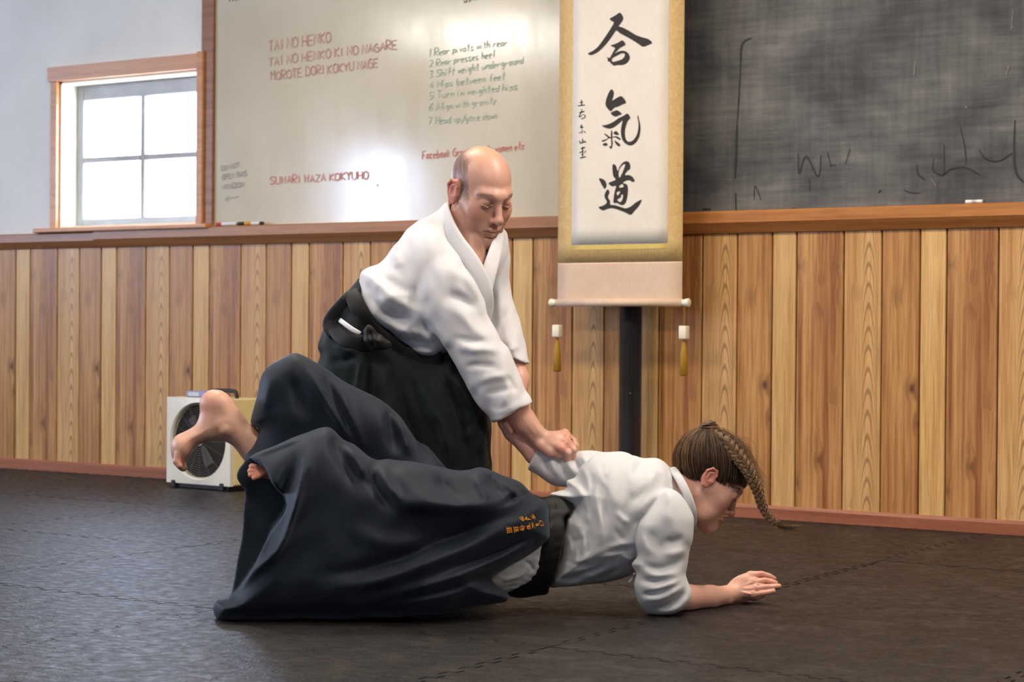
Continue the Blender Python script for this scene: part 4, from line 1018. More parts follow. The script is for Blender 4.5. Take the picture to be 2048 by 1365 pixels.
# neck opening
v.cone((938, 430, -6), (955, 380, -16), 41, 60, 4, 'sub'); v.cone((938, 432, -10), (962, 505, -78), 38, 12, 5, 'sub')
V, Q = v.mesh(2); jm = link('jacket', quads_mesh('jacket', [(uvw_world(V, ZM), Q, None)]), M['gi_m'], man); jm['label'] = 'white cotton training jacket'
JB = BVHTree.FromPolygons([tuple(p) for p in uvw_world(V, ZM)], Q.tolist())
def on_surface(px, py, tree, Zdef, lift=0.0):
    """nearest point of a mesh along the line of sight, lifted off it"""
    d = Vector(ray(px, py)); h = tree.ray_cast(Vector(CAM), d.normalized())
    if h[0] is None: return Vector(at(px, py, Zdef))
    return h[0] + h[1] * lift if h[1].dot(d) < 0 else h[0] - h[1] * lift
def band(name, pts, width, thick, mat, parent, tilt=None):
    """flat padded band along 3-D points; width across, rounded edges"""
    P = [np.array(p, float) for p in pts]; n = len(P); vs, fs = [], []; K = 10
    ctr = np.mean(P, 0)
    for i in range(n):
        t = P[min(i + 1, n - 1)] - P[max(i - 1, 0)]; t /= np.linalg.norm(t)
        nrm = (tilt[i] if tilt is not None else -np.array(FWD)); nrm = nrm - t * (nrm @ t); nrm /= np.linalg.norm(nrm); b = np.cross(t, nrm)
        for k in range(K):
            a = 2 * math.pi * k / K; c, s_ = math.cos(a), math.sin(a)
            vs.append(P[i] + b * width / 2 * np.sign(c) * abs(c) ** .6 + nrm * thick / 2 * np.sign(s_) * abs(s_) ** .8)
    for i in range(n - 1):
        for k in range(K): fs.append((i * K + k, i * K + (k + 1) % K, (i + 1) * K + (k + 1) % K, (i + 1) * K + k))
    fs += [tuple(range(K))[::-1], tuple((n - 1) * K + k for k in range(K))]
    return link(name, mesh(name, vs, fs), mat, parent, True)
# collar band: round the neck and down the chest
CL = [(962, 402, 52, .3), (935, 398, 48, .2), (905, 408, 26, 0), (891, 420, -4, 0), (893, 438, -34, 0), (901, 460, -56, 0), (916, 486, -72, 0), (936, 512, -84, 0), (954, 540, -88, 0), (967, 568, -84, 0), (974, 596, -74, 0), (976, 625, -52, 0), (974, 655, -20, 0)]
tl = [np.array(wpt(u, w_, d, ZM)) - np.array(wpt(940, w_ + 18, 5, ZM)) for u, w_, d, _ in CL]
band('collar', catmull([wpt(u, w_, d, ZM) for u, w_, d, _ in CL], 4), .042, .012, M['gi_m'], jm, catmull(tl, 4))
CL2 = [(962, 402, 52), (990, 418, 60), (1002, 445, 40), (1000, 470, 0), (992, 500, -36), (982, 532, -62), (974, 562, -72), (968, 590, -70), (962, 620, -50)]
tl = [np.array(wpt(u, w_, d, ZM)) - np.array(wpt(945, w_ + 20, 20, ZM)) for u, w_, d in CL2]
band('collar', catmull([wpt(u, w_, d, ZM) for u, w_, d in CL2], 4), .042, .012, M['gi_m'], jm, catmull(tl, 4))

# hakama
HAK = [(722, 556), (708, 569), (681, 604), (652, 640), (642, 675), (633, 716), (628, 800), (620, 950), (625, 1100), (650, 1195), (760, 1200), (900, 1195), (985, 1180), (986, 1090), (983, 960), (981, 836), (978, 822), (962, 778), (938, 728), (908, 694), (858, 716), (811, 692), (773, 662), (745, 600)]
v = Vol((590, 530, -140), (1020, 1230, 200), 4, ZM)
v.pillow(HAK, 110, 115, lambda u, w: 30 + (w - 700) * .02)
for p, a_, s_ in (([(738, 700), (733, 780), (728, 860)], -10, 7), ([(726, 705), (715, 770), (700, 830)], 8, 8), ([(790, 720), (806, 800), (830, 880), (845, 960)], -9, 10), ([(812, 715), (850, 790), (885, 860), (905, 950)], 11, 13), ([(860, 725), (900, 780), (925, 860), (928, 940)], -11, 9), ([(900, 740), (935, 800), (955, 840)], 8, 10),
                  ([(950, 850), (935, 875), (925, 890)], 6, 8), ([(970, 830), (968, 900), (965, 960)], 8, 9), ([(700, 610), (680, 650), (668, 700)], -7, 8), ([(660, 680), (690, 700), (720, 705)], 7, 8), ([(655, 720), (690, 722), (715, 712)], -6, 7), ([(760, 720), (770, 800), (775, 900)], 6, 10), ([(645, 690), (640, 740)], -4, 8)): v.stroke(p, a_ * 1.5, s_ * .95, 60)
v.wob(2.0, 60, 11); base_h = v.F.copy()
v.floor_cut(.004); V, Q = v.mesh(2); hm = link('hakama', quads_mesh('hakama', [(uvw_world(V, ZM), Q, None)]), M['hak_m'], man); hm['label'] = 'black pleated hakama trousers'
HB = BVHTree.FromPolygons([tuple(p) for p in uvw_world(V, ZM)], Q.tolist())
# waist straps, knot and the white cloth seen in the side slit
def strap(name, pix, width, thick, mat, parent, tree, Zd, lift=.004):
    pts = [np.array(on_surface(a, b, tree, Zd, lift)) for a, b in catmull(pix, 4)]
    for _ in range(3):
        pts = [pts[0]] + [(pts[i - 1] + 2 * pts[i] + pts[i + 1]) / 4 for i in range(1, len(pts) - 1)] + [pts[-1]]
    return band(name, pts, width, thick, mat, parent)
strap('waist_strap', [(706, 585), (716, 618), (735, 652), (768, 682), (808, 708), (850, 724), (885, 722)], .045, .014, M['belt'], hm, HB, 5.1)
strap('waist_strap', [(672, 655), (690, 678), (716, 688), (740, 690)], .050, .016, M['belt'], hm, HB, 5.1)
strap('waist_strap', [(700, 600), (672, 630), (660, 652), (672, 668)], .040, .014, M['belt'], hm, HB, 5.1)
v = Vol((715, 640, -150), (790, 725, -40), 2.0, ZM)
v.ell((752, 682, -98), (22, 16, 18), 4, rot=np.array([[.9, -.43, 0], [.43, .9, 0], [0, 0, 1]])); v.ell((738, 668, -96), (10, 20, 14), 8); v.ell((764, 690, -96), (20, 11, 13), 6)
v.stroke([(736, 655), (744, 680), (750, 700)], -5, 4); v.stroke([(752, 664), (758, 684)], -4, 4); v.wob(1.2, 18, 4)
V, Q = v.mesh(2); V[:, 2] += 4; link('knot', quads_mesh('knot', [(uvw_world(V, ZM), Q, None)]), M['belt'], hm)
strap('undercloth', [(685, 643), (696, 653), (710, 664), (716, 669)], .013, .006, M['gi_m'], hm, HB, 5.1, .008)
# ------------------------------------------------------------------ the woman on the mat
ZW = 4.9; SW = FPX / ZW
WA = axes((.79, .59, .14)); WO = (1416, 958, 45); WS = SW * .965
v = Vol((1310, 850, -70), (1500, 1090, 170), 1.4, ZW); v.frame(WO, WA, WS); sculpt_head(v, False)
v.chain([(0, -.030, -.045, .044), (0, -.075, -.105, .050)], .02)
v.frame(); v.cone((1372, 990, 50), (1335, 1000, 55), 36, 44, 10)
V, Q = v.mesh(1); Lc = ((V - np.array(WO)) @ WA) / WS
parts = [(uvw_world(V, ZW), Q, head_colors(Lc, SKW, False))]
# trunk and legs under the clothes
v = Vol((440, 820, -150), (1380, 1245, 260), 6, ZW)
v.chain([(1330, 1000, 55, 42), (1270, 1040, 60, 64), (1180, 1070, 62, 50), (1090, 1080, 60, 44), (1050, 1080, 60, 40)], 20)
v.chain([(1300, 1010, -20, 30), (1290, 985, 140, 30)], 20)
v.chain([(1045, 1085, 10, 38), (800, 1110, -80, 34), (670, 1070, -100, 28), (615, 1000, -98, 20)], 16)
v.chain([(1040, 1075, 75, 40), (800, 1060, 55, 36), (650, 950, 45, 30), (540, 890, 45, 24)], 16)
v.floor_cut(.006); V, Q = v.mesh(1); parts.append((uvw_world(V, ZW), Q, plain(V, SKW)))
# right forearm and open hand on the mat
v = Vol((1270, 960, -90), (1575, 1250, 190), 1.35, ZW)
v.chain([(1335, 1030, -40, 30), (1322, 1120, -45, 30), (1318, 1192, -36, 27)], 10)
v.chain([(1318, 1192, -34, 29), (1372, 1197, 20, 27), (1420, 1195, 62, 23), (1452, 1191, 96, 18)], 8)
v.chain([(1452, 1191, 96, 17), (1478, 1184, 112, 18)], 8)
HWp = 116
v.ell((1484, 1172, HWp - 4), (31, 21, 12), 9, rot=np.array([[.93, .37, 0], [-.37, .93, 0], [0, 0, 1.]]))
v.ell((1476, 1189, HWp), (25, 18, 15), 8)
FG = [[(1480, 1160, 24, 9), (1502, 1152, 22, 8.6), (1523, 1149, 20, 7.2), (1538, 1153, 22, 6.4), (1548, 1158, 26, 5.6)],
      [(1484, 1170, 16, 9), (1510, 1166, 11, 8.8), (1530, 1162, 10, 7.2), (1542, 1164, 14, 6.4), (1551, 1167, 18, 5.8)],
      [(1484, 1180, 10, 9), (1512, 1178, 4, 8.6), (1533, 1175, 2, 7.0), (1547, 1174, 4, 6.2), (1558, 1173, 8, 5.6)],
      [(1480, 1188, 6, 8), (1506, 1189, 0, 7.8), (1525, 1187, -3, 6.4), (1537, 1185, -2, 5.8), (1547, 1183, 0, 5.2)]]
FG = [[(p[0], p[1], p[2] + 96, p[3]) for p in f_] for f_ in FG]
FG = [[(p[0], p[1], p[2], p[3] * (1, 1, .90, .90, .90)[i]) for i, p in enumerate(f_)] for f_ in FG]
for f_ in FG: v.chain(f_[:2], 4.0)
for f_ in FG: v.ball(f_[1][:3], f_[1][3] * 1.04, 4)
knu = v.F.copy(); v.F = np.full_like(knu, 60.0)
for f_ in FG: v.chain([tuple(np.array(f_[1]) * .6 + np.array(f_[2]) * .4)] + f_[2:], .8)
for f_ in FG: v.cone(f_[1], f_[2], f_[1][3] * .94, f_[2][3], .8)
v.F = smin(knu, v.F, 3.0)
for a, b in zip(FG[:-1], FG[1:]):
    v.chain([((a[i][0] + b[i][0]) / 2 + 4, (a[i][1] + b[i][1]) / 2, (a[i][2] + b[i][2]) / 2 - 8, 1.5) for i in (1, 2, 3)], 2.5, 'sub')
v.chain([(1466, 1186, 126, 10), (1490, 1194, 136, 9), (1512, 1194, 140, 7.5), (1528, 1190, 140, 6)], 5)      # thumb on the far side
for f_ in FG: v.chain([(1462, 1180, HWp - 13, 1.3), (f_[1][0] - 6, f_[1][1], f_[1][2] - 8, 1.3)], 3)
v.ball((1458, 1202, 88), 5.5, 6)                                                                          # wrist bone
v.floor_cut(.0015)
V, Q = v.mesh(1); C = plain(V, SKW)
d = np.min([np.linalg.norm(V - np.array(f_[i][:3]), axis=1) for f_ in FG for i in (1, 2)], axis=0); C = mixc(C, (212, 132, 116), (1 - smooth01(d, 5, 13)) * .5)
d = np.min([np.linalg.norm(V - np.array(f_[4][:3]), axis=1) for f_ in FG], axis=0); C = mixc(C, (226, 150, 138), (1 - smooth01(d, 3, 12)) * .6)
parts.append((uvw_world(V, ZW), Q, C))
# left forearm pulled up behind her back and its hand
v = Vol((960, 810, 130), (1240, 990, 270), 2.2, ZW)
v.chain([(1230, 950, 170, 30), (1150, 935, 196, 26), (1072, 908, 200, 22), (1026, 864, 200, 18), (1010, 846, 200, 15)], 8)
v.ell((1004, 828, 204), (14, 16, 14), 8)
for i in range(4): v.chain([(1000 + 2 * i, 820, 192 + 7 * i, 7), (996 + 2 * i, 806, 192 + 7 * i, 6.5), (1002 + 2 * i, 796, 198 + 6 * i, 6)], 2.5)
V, Q = v.mesh(1); parts.append((uvw_world(V, ZW), Q, plain(V, SKW)))
# bare foot raised behind, sole up
FT = [(434, 782), (418, 787), (405, 804), (401, 822), (391, 850), (370, 864), (352, 882), (346, 904), (347, 922), (356, 938), (365, 936), (371, 916), (389, 896), (412, 885), (442, 882), (466, 893), (487, 920), (540, 985), (575, 920), (519, 862), (497, 845), (476, 820), (462, 797), (448, 785)]
v = Vol((325, 765, -40), (570, 990, 110), 1.6, ZW)
v.pillow(FT, 30, 30, lambda u, w: 45 + (u - 440) * .05)
v.ell((449, 856, 20), (12, 12, 9), 16); v.stroke([(470, 800), (485, 835), (505, 850)], 3, 6, 45); v.stroke([(420, 880), (450, 850), (470, 865)], -2.5, 8, 45)
v.ell((425, 806, 45), (24, 22, 27), 14); v.ell((362, 895, 42), (19, 24, 31), 14)
for i in range(5):
    w0 = 18 + 12 * i; r_ = 9.5 if i == 4 else 7 - .3 * i
    v.chain([(356 + 1.5 * i, 908, w0, r_), (353 + 2 * i, 924, w0, r_), (358 + 2 * i, 938 - 2 * abs(i - 3), w0 - 2, r_ * .85)], 3)
V, Q = v.mesh(1); C = plain(V, (212, 164, 142)); d = np.linalg.norm(V - np.array([412, 815, 35]), axis=1); C = mixc(C, (206, 126, 108), (1 - smooth01(d, 8, 42)) * .4)
d = np.linalg.norm(V - np.array([355, 920, 35]), axis=1); C = mixc(C, (196, 116, 98), (1 - smooth01(d, 8, 40)) * .4)
parts.append((uvw_world(V, ZW), Q, C))
# toes of the other foot under the hem
v = Vol((480, 905, -160), (585, 990, -30), 1.6, ZW)
v.chain([(562, 950, -90, 14), (532, 944, -104, 14)], 6)
for i, (a, b, c) in enumerate(((508, 934, 7.5), (504, 943, 6.5), (505, 951, 6.0), (512, 957, 5.5))): v.chain([(530, 940 + 3 * i, -108 - 2 * i, c), (a - 4, b, -118 - 4 * i, c * .9)], 1.6)
V, Q = v.mesh(1); parts.append((uvw_world(V, ZW), Q, plain(V, (206, 136, 112))))
woman = link('person', quads_mesh('person', parts), M['skin'])
tag(woman, 'woman with a long braid face down on the mat, propped on her forearm', 'person')

# jacket
WT = [(1098, 990), (1134, 978), (1134, 964), (1152, 956), (1165, 930), (1190, 912), (1232, 912), (1266, 911), (1286, 917), (1312, 917), (1328, 923), (1343, 937), (1358, 957), (1371, 979), (1383, 1001), (1389, 1025), (1386, 1052), (1374, 1072), (1340, 1110), (1290, 1140), (1248, 1157), (1205, 1166), (1158, 1172), (1121, 1175), (1099, 1174), (1102, 1150), (1116, 1117), (1122, 1074), (1124, 1037), (1140, 1015)]
v = Vol((1030, 870, -150), (1420, 1250, 270), 2.6, ZW)
v.pillow(WT, 105, 118, lambda u, w: 58 + (w - 1040) * .05)
for p, a_, s_ in (([(1143, 966), (1165, 995), (1172, 1030), (1185, 1060)], 8, 8), ([(1155, 1000), (1160, 1050), (1150, 1110)], -6, 8), ([(1178, 985), (1205, 1050), (1195, 1110)], 6, 11), ([(1235, 960), (1225, 1030), (1215, 1090)], 5, 14), ([(1130, 1060), (1150, 1110), (1140, 1150)], 5, 9), ([(1175, 1030), (1180, 1100), (1165, 1150)], -6, 9),
                  ([(1210, 1100), (1240, 1090), (1272, 1086)], 5, 6), ([(1212, 1112), (1242, 1100), (1270, 1096)], -5, 5), ([(1120, 1140), (1160, 1125), (1200, 1105), (1235, 1085)], 5, 8), ([(1110, 1165), (1160, 1150), (1215, 1125), (1258, 1112)], -6, 9), ([(1290, 1030), (1262, 1060), (1250, 1090)], -7, 10), ([(1345, 985), (1312, 1010), (1285, 1040), (1272, 1080)], -12, 8), ([(1335, 975), (1298, 1005), (1265, 1045)], 8, 10),
                  ([(1270, 1000), (1255, 1040), (1240, 1070)], 4, 10), ([(1100, 1160), (1130, 1168), (1180, 1164)], 5, 6), ([(1205, 915), (1215, 935), (1210, 960)], 4, 7), ([(1284, 918), (1275, 940), (1255, 960)], -4, 9), ([(1140, 1000), (1138, 1040), (1132, 1090)], 4, 6)): v.stroke(p, a_, s_, 60)
for p, a_, s_ in (([(1160, 930), (1175, 960), (1178, 1000)], 4, 6), ([(1200, 1000), (1212, 1050), (1205, 1090)], -4, 7), ([(1250, 930), (1248, 970), (1240, 1010)], -3, 9), ([(1310, 935), (1300, 965), (1280, 990)], 4, 10), ([(1130, 1100), (1150, 1085), (1180, 1075)], -3, 6), ([(1150, 1160), (1190, 1150), (1230, 1135)], 4, 6), ([(1225, 1050), (1240, 1075), (1262, 1085)], -4, 6),
                  ([(1190, 1120), (1225, 1110), (1260, 1100)], 4, 5), ([(1128, 1120), (1150, 1130), (1180, 1125)], -3, 5), ([(1345, 950), (1350, 980), (1340, 1000)], -3, 8), ([(1166, 985), (1164, 1010), (1176, 1040)], -5, 5),
                  ([(1195, 950), (1192, 990), (1200, 1040), (1196, 1085)], 5, 7), ([(1216, 945), (1212, 1000), (1216, 1060)], -4, 7), ([(1150, 1040), (1168, 1080), (1164, 1130)], 5, 6), ([(1138, 1060), (1148, 1100), (1136, 1140)], -4, 5), ([(1262, 935), (1268, 970), (1262, 1000)], 4, 8), ([(1300, 960), (1285, 985), (1262, 1010)], -4, 7), ([(1120, 1150), (1150, 1145), (1185, 1135), (1215, 1120)], 5, 5), ([(1180, 1160), (1215, 1150), (1250, 1132)], -4, 5), ([(1235, 1110), (1255, 1118), (1268, 1130)], 4, 5), ([(1318, 930), (1330, 955), (1330, 980)], 4, 6), ([(1230, 1020), (1246, 1040), (1266, 1048)], 4, 6)): v.stroke(p, a_, s_, 60)
tor = v.F.copy()
SL2 = [(1335, 978), (1362, 992), (1386, 1030), (1388, 1060), (1386, 1083), (1379, 1102), (1375, 1132), (1372, 1148), (1376, 1163), (1381, 1185), (1372, 1209), (1346, 1229), (1306, 1231), (1290, 1223), (1275, 1203), (1268, 1172), (1272, 1148), (1263, 1129), (1274, 1112), (1271, 1086), (1275, 1052), (1290, 1030), (1312, 1003)]
v.F[:] = 60; v.pillow(SL2, 46, 50, lambda u, w: -52 + np.clip(w - 1100, 0, 140) * .06)
for p, a_, s_ in (([(1275, 1120), (1310, 1138), (1345, 1130), (1374, 1112)], -7, 8), ([(1270, 1132), (1310, 1152), (1350, 1150), (1375, 1135)], 6, 8), ([(1274, 1170), (1310, 1178), (1350, 1166), (1374, 1150)], 7, 7), ([(1272, 1160), (1310, 1164), (1355, 1150)], -6, 6), ([(1280, 1200), (1320, 1198), (1355, 1180), (1376, 1160)], 6, 6), ([(1276, 1190), (1315, 1188), (1352, 1172)], -6, 5),
                  ([(1296, 1218), (1330, 1214), (1358, 1196), (1374, 1174)], -7, 5), ([(1380, 1170), (1378, 1195), (1360, 1216), (1330, 1226), (1304, 1226)], 7, 7), ([(1330, 1010), (1345, 1050), (1350, 1090)], 5, 14), ([(1300, 1050), (1315, 1090), (1350, 1100)], -6, 12), ([(1285, 1060), (1290, 1090), (1310, 1115)], 4, 9), ([(1370, 1070), (1345, 1085), (1320, 1080)], -6, 8), ([(1378, 1095), (1350, 1108), (1320, 1105)], 5, 8)): v.stroke(p, a_, s_, -30)
slv = v.F.copy()
# gathered cuff opening round the forearm
v.F = slv; v.chain([(1340, 1196, -10, 24), (1372, 1197, 20, 28), (1400, 1200, 46, 34)], 3, 'sub'); slv = v.F.copy()
for i in range(14): pass
# far sleeve, pushed up behind her back
v.F = np.full_like(tor, 60.0); v.chain([(1240, 950, 150, 46), (1180, 945, 185, 40), (1120, 936, 196, 34), (1070, 915, 200, 30)], 12)
for p, a_, s_ in (([(1098, 905), (1105, 930), (1120, 960)], 6, 5), ([(1112, 905), (1122, 935), (1138, 965)], -6, 5), ([(1125, 903), (1138, 930), (1152, 958)], 6, 6), ([(1140, 905), (1150, 925), (1165, 950)], -5, 5), ([(1158, 905), (1172, 925), (1180, 945)], 6, 6), ([(1186, 910), (1190, 930), (1180, 955)], -5, 6), ([(1080, 910), (1088, 930), (1100, 950)], -4, 5)): v.stroke(p, a_, s_)
nf = np.array([-.80, -.45, -.0]); nf = nf / np.linalg.norm(nf); v.halfplane((1068, 912, 0), nf, 4)
fs = v.F.copy(); v.F = fs; v.chain([(1078, 918, 200, 21), (1050, 895, 200, 25)], 2, 'sub'); fs = v.F.copy()
v.F = smin(smin(tor, slv, 9), fs, 12); v.wob(1.0, 64, 21)
v.cone((1376, 985, 48), (1420, 960, 45), 40, 60, 5, 'sub')
v.floor_cut(.002)
V, Q = v.mesh(2); jw = link('jacket', quads_mesh('jacket', [(uvw_world(V, ZW), Q, None)]), M['gi_w'], woman); jw['label'] = 'creased off-white training jacket with rolled sleeves'
JW = BVHTree.FromPolygons([tuple(p) for p in uvw_world(V, ZW)], Q.tolist())
CL = [(1346, 950, 100), (1342, 940, 60), (1348, 942, 20), (1357, 956, -8), (1369, 978, -24), (1379, 1003, -26), (1385, 1028, -16), (1385, 1052, 8)]
tl = [np.array(wpt(*c, ZW)) - np.array(wpt(1372, 1010, 60, ZW)) for c in CL]
band('collar', catmull([wpt(*c, ZW) for c in CL], 4), .022, .010, M['gi_w'], jw, catmull(tl, 4))
strap('tie_cord', [(1272, 1148), (1264, 1158), (1258, 1166)], .006, .005, M['gi_w'], jw, JW, 4.88)

# hakama: raised far leg, near leg, waist panel and straps
FAR = [(517, 778), (529, 745), (550, 724), (582, 707), (603, 710), (632, 725), (660, 745), (710, 774), (755, 798), (796, 827), (812, 856), (853, 893), (890, 932), (930, 1000), (860, 1040), (720, 1040), (600, 1010), (520, 970), (490, 920), (505, 890), (516, 862), (500, 844)]
v = Vol((400, 690, -290), (1130, 1260, 190), 3.4, ZW)
v.pillow(FAR, 75, 66, lambda u, w: 32 + (w - 900) * -.02)
for p, a_, s_ in (([(596, 715), (625, 755), (655, 805), (690, 860), (720, 905)], 10, 11), ([(640, 740), (662, 785), (690, 840), (725, 900)], -9, 10), ([(665, 755), (690, 810), (715, 870), (740, 910)], 8, 11), ([(575, 740), (600, 800), (620, 850)], -8, 16), ([(796, 828), (808, 868), (822, 920)], 9, 10), ([(770, 815), (782, 860), (795, 915)], -9, 11), ([(820, 865), (840, 895), (860, 930)], -6, 8), ([(545, 740), (535, 790), (525, 840)], 5, 12)): v.stroke(p, a_ * 1.45, s_ * .95, 40)
far = v.F.copy()
NEAR = [(472, 950), (488, 923), (501, 913), (550, 893), (607, 868), (640, 856), (665, 858), (689, 880), (714, 893), (751, 921), (780, 919), (833, 925), (894, 938), (935, 942), (960, 936), (985, 942), (1034, 962), (1058, 983), (1072, 993), (1096, 1012), (1098, 1069), (1084, 1087), (1042, 1122), (985, 1155), (993, 1172), (1017, 1190), (1012, 1203), (976, 1210), (900, 1225), (812, 1234), (689, 1238), (566, 1240), (451, 1242), (431, 1234), (427, 1213), (436, 1198), (455, 1194), (464, 1180), (476, 1110), (484, 1049), (488, 987), (484, 975)]
wc = lambda u, w: -138 + np.clip(1240 - w, 0, 400) * .16 + np.clip((u - 850) / 220, 0, 1) * 62 - np.clip((w - 1180) / 60, 0, 1) * 8
v.F = np.full_like(far, 60.0); v.pillow(NEAR, 90, 92, wc, smooth=3)
for p, a_, s_ in (([(619, 876), (603, 962), (566, 1085), (513, 1140), (462, 1192)], 12, 9), ([(600, 890), (570, 980), (535, 1070), (490, 1140)], -16, 13), ([(574, 1012), (541, 1061), (508, 1130)], 8, 7), ([(650, 862), (690, 930), (720, 985)], -8, 13), ([(690, 885), (716, 925), (740, 970)], 10, 11), ([(755, 925), (775, 970), (810, 1005)], 12, 13), ([(735, 925), (755, 980), (800, 1030)], -10, 12),
                  ([(790, 930), (830, 985), (905, 1000)], 7, 15), ([(1079, 1028), (935, 1094), (771, 1159), (607, 1192)], 9, 14), ([(1060, 1010), (920, 1068), (760, 1130), (600, 1160)], -9, 14), ([(1091, 1073), (1000, 1118), (880, 1165), (730, 1200)], 8, 10), ([(1085, 1060), (985, 1110), (860, 1150)], -7, 8), ([(950, 945), (965, 985), (985, 1000)], 8, 9), ([(975, 945), (995, 985), (1010, 1005)], -7, 8), ([(1000, 955), (1030, 985), (1045, 1010)], 6, 8), ([(1060, 985), (1020, 1000), (995, 1020)], -7, 6),
                  ([(985, 1158), (900, 1192), (780, 1215)], 6, 8), ([(680, 1040), (760, 1085), (870, 1090)], 5, 20), ([(870, 945), (900, 985), (940, 1010)], -6, 12), ([(500, 915), (560, 893), (620, 868)], 4, 5), ([(740, 960), (790, 1000), (880, 1010), (990, 1008), (1060, 1000)], 16, 20), ([(800, 1060), (900, 1075), (1000, 1050)], -10, 26), ([(620, 880), (610, 940), (600, 1000), (585, 1060)], 8, 16)): v.stroke(p, a_ * 1.45, s_ * .95, 20)
# open hem: left of the front edge only the far side of the cloth remains
near = v.F.copy()
HEM = [(498, 914), (528, 934), (545, 966), (574, 1012), (542, 1064), (508, 1132), (466, 1190), (440, 1196), (390, 1196), (390, 900), (470, 900)]
hd = polydist(catmull(HEM, 3, True), v.ax[0], v.ax[1])[:, :, None]; WC = np.broadcast_to(wc(v.ax[0][:, None], v.ax[1][None, :]), hd.shape[:2])[:, :, None]
near = smax(near, -np.maximum(hd, v.ax[2][None, None, :] - WC - 6), 5)
v.F = smin(far, near, 8); v.wob(1.6, 90, 31)
v.floor_cut(.002)
V, Q = v.mesh(2); hw = link('hakama', quads_mesh('hakama', [(uvw_world(V, ZW), Q, None)]), M['hak_w'], woman); hw['label'] = 'wide navy-black hakama billowing over her raised legs'
HWB = BVHTree.FromPolygons([tuple(p) for p in uvw_world(V, ZW)], Q.tolist())
# rolled hem end lying on the mat
v = Vol((415, 1180, -220), (500, 1260, -80), 2.0, ZW); v.chain([(446, 1219, -150, 20), (490, 1216, -136, 24)], 4); v.ell((430, 1216, -152), (10, 13, 13), 3, 'sub'); v.floor_cut(.002)
V, Q = v.mesh(2); link('hem', quads_mesh('hem', [(uvw_world(V, ZW), Q, None)]), M['hak_w'], hw)
# waist panel, strap and white under-trousers
WP = [(1060, 985), (1078, 995), (1098, 994), (1138, 982), (1147, 998), (1146, 1020), (1128, 1034), (1129, 1054), (1125, 1092), (1113, 1140), (1100, 1170), (1095, 1190), (1074, 1212), (1040, 1226), (1016, 1215), (1010, 1190), (1050, 1158), (1066, 1138), (1078, 1112), (1084, 1090), (1095, 1068), (1094, 1015)]
v = Vol((990, 960, -140), (1170, 1250, 220), 2.4, ZW); v.pillow(WP, 100, 116, lambda u, w: 52 + (w - 1040) * .0 - np.clip(w - 1120, 0, 120) * .9, smooth=3)
v.F += 0; d2 = polydist(catmull(WP, 3, True), v.ax[0], v.ax[1]); v.F = np.full_like(v.F, 60.0)
v.chain([(1150, 1075, 58, 82), (1085, 1085, 50, 96), (1040, 1100, 40, 92)], 20); v.F = v.F + 0
v.F = smax(v.F - 4, (d2[:, :, None] + 0 * v.F), 3)
v.stroke([(1098, 1000), (1102, 1050), (1096, 1100), (1070, 1150)], 4, 7, 60); v.stroke([(1086, 1000), (1094, 1050)], -4, 4, 60); v.stroke([(1104, 1006), (1112, 1020)], -3, 3, 60); v.wob(.8, 30, 9); v.floor_cut(.002)
V, Q = v.mesh(2); wp = link('waist_panel', quads_mesh('waist_panel', [(uvw_world(V, ZW), Q, None)]), M['belt'], hw)
UT = [(1090, 1080), (1072, 1094), (1045, 1120), (980, 1155), (990, 1176), (1014, 1180), (1062, 1154), (1072, 1136), (1086, 1108)]
v = Vol((960, 1060, -150), (1110, 1210, 60), 2.4, ZW); d2 = polydist(catmull(UT, 3, True), v.ax[0], v.ax[1])
v.chain([(1100, 1085, 40, 86), (980, 1120, 0, 78)], 10); v.F = smax(v.F, d2[:, :, None] - 6 + 0 * v.F, 5); v.stroke([(1045, 1122), (1062, 1132), (1066, 1146)], -6, 4); v.stroke([(1000, 1164), (1030, 1156), (1058, 1144)], 4, 5); v.wob(.8, 24, 5)
V, Q = v.mesh(2); ut = link('under_trousers', quads_mesh('under_trousers', [(uvw_world(V, ZW), Q, None)]), M['gi_w'], woman)
